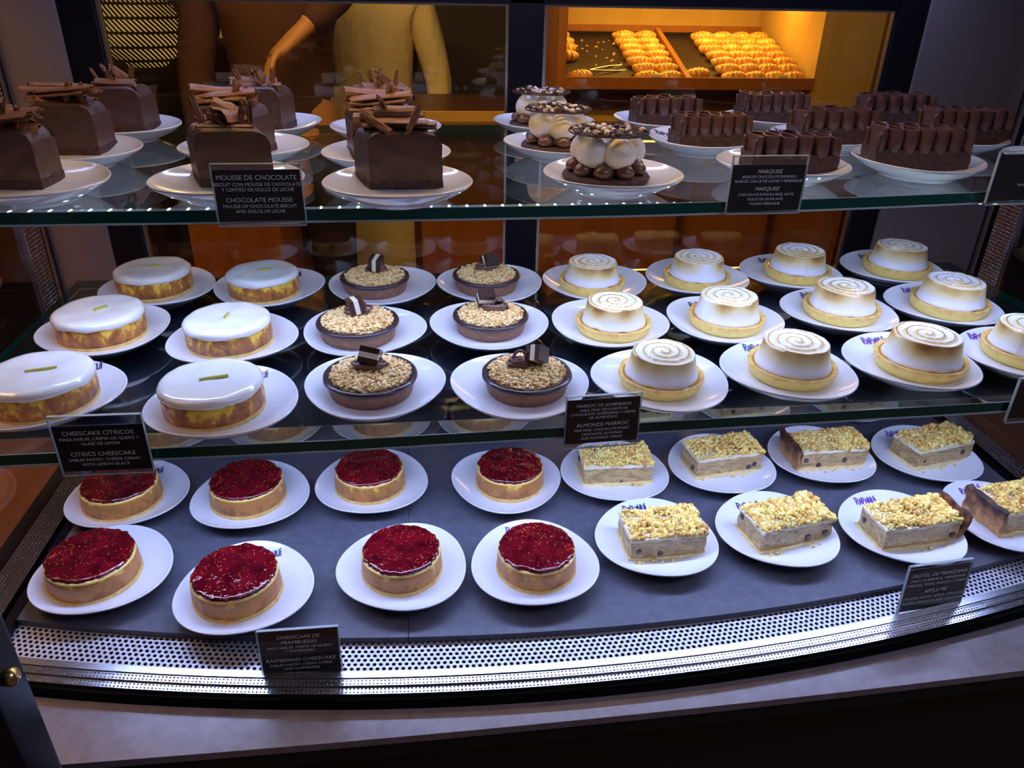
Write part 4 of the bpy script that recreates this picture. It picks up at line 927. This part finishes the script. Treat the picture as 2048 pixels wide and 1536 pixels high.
card((.3945, .8400, .4555), .0900, .0640, .02, 0, 'card reading marquise on the upper shelf edge', [('MARQUISE', 5.0, 47, .25), ('BASE DE CHOCOLATE RAPANUI', 3.6, 41, .25), ('NUECES, DULCE DE LECHE Y MERENGUE', 3.6, 35.5, .25), ('MARQUISE', 5.0, 25, .25), ('CHOCOLATE RAPANUI BASE, NUTS,', 3.4, 18.5, 0), ('DULCE DE LECHE AND', 3.4, 12.5, 0), ('ITALIAN MERINGUE', 3.4, 6.5, 0)], .003, .010)
card((.7380, .8700, .4545), .0910, .0630, .06, 0, 'card on the upper shelf edge cut by the right edge of the picture', [('TO', 4.5, 48, 0), ('biscuit y', 3.4, 41, 0), ('R', 4.5, 24, 0), ('biscuit and', 3.4, 17, 0)], .006, .004)
card((-.3350, .7150, .2215), .0920, .0700, -.01, 0, 'card reading citrics cheesecake on the middle shelf edge', [('CHEESCAKE CÍTRICOS', 5.2, 46, 0), ('MASA SABLEE, CREMA DE QUESO Y', 3.7, 39.5, 0), ('GLASÉ DE LIMÓN', 3.7, 33.5, 0), ('CITRICS CHEESCAKE', 5.2, 20.0, 0), ('SABLEE PASTRY, CHEESE CREAM', 3.7, 13.5, 0), ('WITH LEMON GLACE', 3.7, 7.5, 0)], .003, .012)
card((.1960, .7260, .2195), .0870, .0660, .05, 0, 'card reading almonds marroc on the middle shelf edge', [('MARROC DE ALMENDRAS', 4.3, 53, 0), ('MASA FINA CROCANTE DE', 3.6, 47, 0), ('CHOCOLATE, ALMENDRAS Y CREMA', 3.6, 41.5, 0), ('DE ALMENDRAS', 3.6, 36, 0), ('ALMONDS MARROC', 5.3, 25, .12), ('FINE BASE, CHOCOLATE ROAST', 3.6, 18.5, 0), ('CROCANTE, ALMONDS', 3.6, 12.5, 0), ('AND ALMONDS CREAM', 3.6, 6.5, 0)], .004, .005)
card((.7500, .7380, .2195), .0900, .0600, .05, 0, 'card on the middle shelf edge cut by the right edge of the picture', [('M', 4.0, 46, .2), ('LIN', 4.0, 40, .2), ('CRUS', 3.6, 17, .2), ('A', 3.6, 11, .2)], .004, .005)
card((-.1490, .6290, -.0075), .0880, .0690, 0, -.06, 'card reading raspberries cheesecake on the perforated steel grille', [('CHEESCAKE DE', 4.9, 57, .2), ('FRAMBUESAS', 4.9, 49.5, .2), ('MASA SABLEE, CREMA DE QUESO', 3.5, 43, .2), ('Y FRAMBUESAS', 3.5, 37.5, .2), ('RASPBERRIES CHEESCAKE', 4.9, 24, .15), ('SABLEE PASTRY, CREAM CHEESE', 3.5, 17.5, .1), ('AND RASPBERRIES', 3.5, 11.5, .1)], .001, .002)
card((.6190, .6540, -.0075), .0890, .0770, .08, -.06, 'card reading apple pie on the perforated steel grille', [('PASTEL DE MANZANA', 4.8, 46, .25), ('MASA QUEBRADA, MANZANAS,', 3.4, 40, .2), ('STREUSEL, PASAS, NUECES Y CANELA', 3.4, 34, .2), ('APPLE PIE', 4.8, 24, .25), ('CRUSHED PASTRY, APPLES, STREUSSEL,', 3.4, 16.5, .2), ('RAISINS, WALNUTS AND CINAMON', 3.4, 10.5, .2)], .006, .006)

# ------------------------------------------------------------------ pastry nook and back counter behind the doors
nk = empty('pastry_cabinet', (0, 0, 0)); tag(nk, 'lit golden wooden cabinet holding trays of croissants behind the right glass door', 'cabinet')
def part(name, d, mt, par, bev=.0):
    mb = MB(); mb.box(*d); return mb.build(name, mt, par)
YF, YB_ = 2.30, 2.76
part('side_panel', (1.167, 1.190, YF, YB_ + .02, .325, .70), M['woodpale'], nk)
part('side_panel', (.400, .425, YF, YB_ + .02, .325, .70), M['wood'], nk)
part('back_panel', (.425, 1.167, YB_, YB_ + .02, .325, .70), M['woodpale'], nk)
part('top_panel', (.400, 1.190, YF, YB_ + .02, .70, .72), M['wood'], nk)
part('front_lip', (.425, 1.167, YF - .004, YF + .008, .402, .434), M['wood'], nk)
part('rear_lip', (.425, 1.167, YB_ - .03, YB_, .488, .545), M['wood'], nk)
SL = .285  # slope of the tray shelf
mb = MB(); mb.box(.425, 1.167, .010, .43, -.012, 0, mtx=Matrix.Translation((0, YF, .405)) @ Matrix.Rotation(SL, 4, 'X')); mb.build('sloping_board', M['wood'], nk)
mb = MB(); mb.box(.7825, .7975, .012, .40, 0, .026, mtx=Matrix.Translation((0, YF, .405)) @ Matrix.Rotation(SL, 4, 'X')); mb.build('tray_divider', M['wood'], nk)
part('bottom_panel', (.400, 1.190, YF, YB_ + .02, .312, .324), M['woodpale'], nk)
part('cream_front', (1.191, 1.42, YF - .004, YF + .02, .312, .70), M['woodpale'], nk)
bc = empty('back_counter', (0, 0, 0)); tag(bc, 'orange wood back counter seen through the lower part of the glass doors', 'counter')
part('worktop', (.0, 1.6, YF - .05, YB_ + .1, .292, .3115), M['wooddark'], bc)
part('worktop_upstand', (.0, .399, YF + .0, YF + .02, .3116, .338), M['woodpale'], bc)
part('front_panel', (.006, 1.6, YF, YF + .03, FLOOR + .001, .291), M['wood'], bc)
for x in (.26, .80, 1.10): part('panel_stile', (x, x + .02, YF - .008, YF, FLOOR + .06, .28), M['wooddark'], bc)
part('end_panel', (-.016, .0055, YF, YB_ + .1, FLOOR + .001, .291), M['wooddark'], bc)
lc = empty('low_cabinet', (0, 0, 0)); tag(lc, 'low orange wood cabinet behind the citrus cheesecakes, seen through the left door', 'cabinet')
part('cabinet_body', (-.66, -.405, 2.25, 2.65, FLOOR + .001, .10), M['wood'], lc); part('cabinet_top', (-.67, -.395, 2.24, 2.66, .1005, .115), M['woodpale'], lc)
for k, (x0, x1, lb) in enumerate(((.430, .780, 'dark baking tray with steel tongs and few croissants'), (.800, 1.160, 'dark baking tray full of croissant rows on its right side'))):
    t = empty('baking_tray', (0, YF, .4055), 0, SL); tag(t, lb + ' in the cabinet', 'tray', 'baking trays')
    mb = MB(); mb.box(x0, x1, .014, .395, 0.0002, .003); mb.build('tray_floor', M['tray'], t)
    for d in ((x0, x1, .014, .020, .003, .014), (x0, x1, .389, .395, .003, .014), (x0, x0 + .006, .020, .389, .003, .014), (x1 - .006, x1, .020, .389, .003, .014)):
        mb = MB(); mb.box(*d); mb.build('tray_rim', M['tray'], t)
def on_tray(x, u, h): return (x, YF + u * math.cos(SL) - h * math.sin(SL), .4055 + u * math.sin(SL) + h * math.cos(SL))
def croissant_mesh(seed):
    mb = MB(); n = 40; pts = []; rad = []
    for i in range(n + 1):
        u = i / n * 2 - 1; a = u * 1.15; pts.append((.040 * math.sin(a) * 1.25, -.036 * math.cos(a) + .022, .0))
        seg = abs(math.sin((u + 1) * PI * 3.5)); rad.append(max(.0035, (.023 * (1 - abs(u) ** 2.0) + .004) * (.86 + .18 * seg)))
    mb.tube(pts, rad, 16); mb.v = [(x, y, max(z, -.012) * .85 + .0105) for x, y, z in mb.v]; mb.v = [(x * .78, y * .80, z * .88) for x, y, z in mb.v]; me = mb.mesh('c'); me.materials.append(M['croissant']); me.shade_smooth(); return me
cm = [croissant_mesh(0)]
def croi(x, y, z, rz, tilt, label):
    o = bpy.data.objects.new('croissant', cm[0]); COL.objects.link(o); o.location = (x, y, z); o.rotation_euler = (tilt, 0, rz); tag(o, label, 'croissant', 'croissants in the cabinet')
for (xf, xb, nm, cnt, u0) in ((.676, .668, 'left tray row next to the divider row', 7, .052), (.742, .736, 'left tray row against the divider', 7, .052), (.937, .925, 'first full row of the right tray', 7, .052), (.999, .990, 'second full row of the right tray', 7, .052), (1.061, 1.053, 'third full row of the right tray', 7, .052), (1.123, 1.115, 'outermost row of the right tray', 7, .052), (.462, .452, 'row at the far left of the left tray', 4, .20)):
    for k in range(cnt):
        f_ = k / 6
        croi(*on_tray(xf + (xb - xf) * f_ + .003 * math.sin(k * 2.1 + xf * 9), u0 + k * .050, .004 + (.006 if k else 0)), .12 * math.sin(k + xf * 20), SL + (.22 if k else 0), 'glazed croissant, %s from the front, %s' % (ORD[k], nm))
croi(*on_tray(.476, .055, .004), .2, SL, 'single glazed croissant lying alone in the left tray')
croi(*on_tray(.834, .075, .004), 0, SL, 'single golden croissant lying alone in the right tray')
t = empty('serving_tongs', on_tray(.57, .11, .006), .5, SL); tag(t, 'metal serving tongs lying among crumbs in the left baking tray', 'tongs')
for s_ in (1, -1):
    mb = MB(); mb.tube([(-.07, 0, .002), (-.04, s_ * .008, .003), (.02, s_ * .018, .003), (.07, s_ * .018, .002)], [.003, .0025, .0025, .005], 8); mb.build('tong_arm', M['steel'], t, smooth=60)
rng = random.Random(3)
o = chunks([((.50 + rng.random() * .14, .14 + rng.random() * .2, .005), (.002 + rng.random() * .002,) * 3) for _ in range(26)], rng).build('pastry_crumbs', M['crumble'], None, (0, YF, .4055), (SL, 0, 0)); tag(o, 'pastry crumbs scattered over the left baking tray', 'crumbs', kind='stuff')
for (x, lb) in ((.690, 'small cream price tag before the left tray'), (1.070, 'small cream price tag before the right tray')):
    o = part('price_tag', (x - .015, x + .015, YF - .003, YF + .002, .4345, .442), M['tag'], None); tag(o, lb + ' on the cabinet lip', 'price tag', 'price tags on the cabinet')

# ------------------------------------------------------------------ people and things seen through the left door
def body(name, verts, edges, mt, parent, root=0, levels=2):
    me = bpy.data.meshes.new(name); me.from_pydata([v[0] for v in verts], edges, []); o = bpy.data.objects.new(name, me); COL.objects.link(o); o.parent = parent
    md = o.modifiers.new('skin', 'SKIN'); md.use_smooth_shade = True; md2 = o.modifiers.new('sub', 'SUBSURF'); md2.levels = levels; md2.render_levels = levels
    for i, v in enumerate(verts): o.data.skin_vertices[0].data[i].radius = v[1]; o.data.skin_vertices[0].data[i].use_root = (i == root)
    me.materials.append(mt); return o
def hand(parent, org, M3, curl=.5, mt='skin'):
    """hand built as palm and five fingers; local x = thumb side, y = toward fingertips, z = back of hand"""
    vs = [((0, -.03, 0), (.026, .023)), ((0, .0, 0), (.030, .019)), ((0, .045, 0), (.034, .015)), ((0, .075, 0), (.032, .012)), ((0, -.10, 0), (.030, .030))]; es = [(4, 0), (0, 1), (1, 2), (2, 3)]
    for (x, ln) in ((.027, .070), (.009, .080), (-.009, .075), (-.026, .058)):
        k = len(vs); y = .078; z = 0; a = .15 * curl; vs.append(((x, y, z), (.0098, .0098))); es.append((3, k))
        for s_, da in ((.42, .45), (.33, .6), (.25, .5)):
            a += da * curl; y += ln * s_ * math.cos(a); z -= ln * s_ * math.sin(a); vs.append(((x * 1.05, y, z), (.0088 - .001 * s_, .0088 - .001 * s_))); es.append((len(vs) - 2, len(vs) - 1))
    k = len(vs); vs += [((.030, .012, -.008), (.014, .012)), ((.052, .034, -.016), (.011, .011)), ((.060, .064, -.022), (.0095, .0095))]; es += [(1, k), (k, k + 1), (k + 1, k + 2)]
    vs = [(tuple(Vector(org) + M3 @ Vector(p)), r) for p, r in vs]
    return body('hand', vs, es, M[mt], parent, 1)
def person(x, y, label, top, legs, apron=None, arm_r=None, arm_l=None, face=0):
    z = FLOOR; t = empty('person', (x, y, z)); tag(t, label, 'person')
    H = 1.72
    vs = [((0, 0, .94), (.165, .115)), ((0, 0, 1.08), (.15, .11)), ((0, 0, 1.26), (.175, .12)), ((0, 0, 1.40), (.17, .10)), ((0, 0, 1.47), (.06, .06)), ((0, -.01, 1.52), (.052, .055)), ((0, -.02, 1.60), (.075, .092)), ((0, -.02, 1.68), (.072, .088)),
          ((-.10, 0, .86), (.095, .10)), ((-.11, -.01, .50), (.062, .065)), ((-.12, .02, .09), (.042, .045)), ((-.12, -.10, .04), (.045, .035)),
          ((.10, 0, .86), (.095, .10)), ((.11, -.01, .50), (.062, .065)), ((.12, .02, .09), (.042, .045)), ((.12, -.10, .04), (.045, .035))]
    es = [(0, 1), (1, 2), (2, 3), (3, 4), (4, 5), (5, 6), (6, 7), (0, 8), (8, 9), (9, 10), (10, 11), (0, 12), (12, 13), (13, 14), (14, 15)]
    arms = []
    for s_, arm in ((-1, arm_r), (1, arm_l)):
        el, wr = arm or ((s_ * .27, .02, 1.10), (s_ * .27, -.08, .86)); k = len(vs)
        vs += [((s_ * .19, 0, 1.40), (.062, .062)), (el, (.043, .043)), (wr, (.027, .030))]; es += [(3, k), (k, k + 1), (k + 1, k + 2)]; arms.append((s_, el, wr))
    body('body', vs, es, M['skin'], t)
    # clothing: shirt, trousers
    sv = [((0, 0, .90), (.178, .132)), ((0, 0, 1.08), (.165, .125)), ((0, 0, 1.26), (.188, .132)), ((0, 0, 1.41), (.176, .108)), ((0, 0, 1.46), (.078, .072))]; se = [(0, 1), (1, 2), (2, 3), (3, 4)]
    for s_, el, wr in arms:
        k = len(sv); w2 = Vector(wr) * .92 + Vector(el) * .08; sv += [((s_ * .19, 0, 1.40), (.076, .076)), (el, (.058, .058)), (tuple(w2), (.040, .044))]; se += [(3, k), (k, k + 1), (k + 1, k + 2)]
    body('shirt', sv, se, M[top], t)
    body('trousers', [((0, 0, .96), (.172, .125)), ((0, 0, .86), (.17, .125)), ((-.10, 0, .78), (.108, .115)), ((-.11, -.01, .50), (.082, .086)), ((-.12, .02, .10), (.066, .070)), ((.10, 0, .78), (.108, .115)), ((.11, -.01, .50), (.082, .086)), ((.12, .02, .10), (.066, .070))],
         [(0, 1), (1, 2), (2, 3), (3, 4), (1, 5), (5, 6), (6, 7)], M[legs], t)
    mb = MB(); v0, f0 = ICO3; mb.add([Vector((v.x * .086, v.y * .104 - .008, v.z * .105 + 1.665)) for v in v0], [f for f in f0 if not all(v0[i].y < -.35 and v0[i].z < .45 for i in f)]); mb.build('hair', M['hair'], t, smooth=180)
    for s_, el, wr in arms:
        d = (Vector(wr) - Vector(el)).normalized(); xx = Vector((0, -1, 0)); zz = -xx.cross(d).normalized(); xx = d.cross(zz).normalized()
        m3 = Matrix((xx, d, zz)).transposed(); hand(t, Vector(wr) + d * .035, m3, .55)
    if apron:
        pr = []; mb = MB(); nx_, nzz = 24, 20; vs = []; fs = []
        for i in range(nx_ + 1):
            a = (i / nx_ - .5) * 2.5
            for k in range(nzz + 1):
                w_ = k / nzz; zz = .38 + .72 * w_; r = .185 + .05 * (1 - w_) + .008 * math.sin(a * 9 + k * .2) * (1 - w_)
                vs.append((r * math.sin(a), -.10 * 1 - (r - .10) * math.cos(a) * .6, zz))
        for i in range(nx_):
            for k in range(nzz): a = i * (nzz + 1) + k; fs.append((a, a + nzz + 1, a + nzz + 2, a + 1))
        mb.add(vs, fs); o = mb.build('apron', M[apron], t, smooth=180); md = o.modifiers.new('s', 'SOLIDIFY'); md.thickness = .004
    t.rotation_euler = (0, 0, face); return t
p1 = person(-.44, 2.85, 'person in maroon shirt and dark trousers, one hand lowered, behind the left door', 'maroon', 'trouser', arm_l=((.22, -.12, 1.36), (.075, -.20, 1.245)), face=.1)
p1.scale = (1.05, 1.05, 1.06)
p2 = person(-.155, 3.25, 'person in a beige shirt and long apron standing behind the left glass door', 'beige', 'beige', 'beige', face=-.2)
p2.scale = (.95, .95, 1)
# hanging woven lampshade with an added glowing liner, and a high table with papers
ls = empty('woven_lampshade', (-1.10, 3.60, .455)); ls.scale = (1.25, 1.25, 1.25); tag(ls, 'dark woven cane lampshade with curved ribs and added inner glow behind the left glass door', 'lampshade')
mb = MB()
for i in range(84):
    a0 = 2 * PI * i / 84; mb.tube([(.20 * math.sin(u) * math.cos(a0 + .9 * u), .20 * math.sin(u) * math.sin(a0 + .9 * u), .20 * math.cos(u)) for u in lin(.25, PI - .35, 16)], .0036, 5)
mb.build('slanted_canes', M['wire'], ls, smooth=60)
mb = MB()
for k in range(12):
    u = .3 + k * .21; mb.tube([(.198 * math.sin(u) * math.cos(a0), .198 * math.sin(u) * math.sin(a0), .198 * math.cos(u)) for a0 in lin(0, 2 * PI, 40)[:-1]], .0042, 5, True)
mb.build('ring_canes', M['wire'], ls, smooth=60)
mb = MB(); mb.tube([(0, 0, .19), (0, 0, 1.312)], .004, 6); mb.build('cord', M['blackmatte'], ls)
lathe([(.06, -.11), (.11, -.07), (.13, 0), (.11, .07), (.06, .11)], 32, closed=False).build('glowing_liner', M['liner_glow'], ls, smooth=60)  # emissive surface added so bright glints show between the canes
tb = empty('high_table', (-.60, 4.2, FLOOR)); tag(tb, 'high table with a pale top standing behind the people', 'table')
part('table_top', (-.55, .7, -.25, .30, 1.20, 1.24), M['brightwall'], tb)
for x in (-.50, .62):
    for y in (-.20, .22): part('leg', (x, x + .04, y, y + .04, .001, 1.199), M['wooddark'], tb)
for k in range(3):
    o = bbox('paper_stack', (-1.05 + k * .13, -.94 + k * .13, 4.04 - k * .02, 4.2, FLOOR + 1.2405, FLOOR + 1.27 + .02 * k), M['paper'], None, .002); tag(o, 'stack of cream papers on the high table, %s from the left' % ORD[k], 'papers', 'papers on the high table')
area('table_papers_fill', (-.8, 3.9, 1.0), (.3, .3), 5, (1, .82, .45))  # added warm fill for the table and papers, no lamp stands here
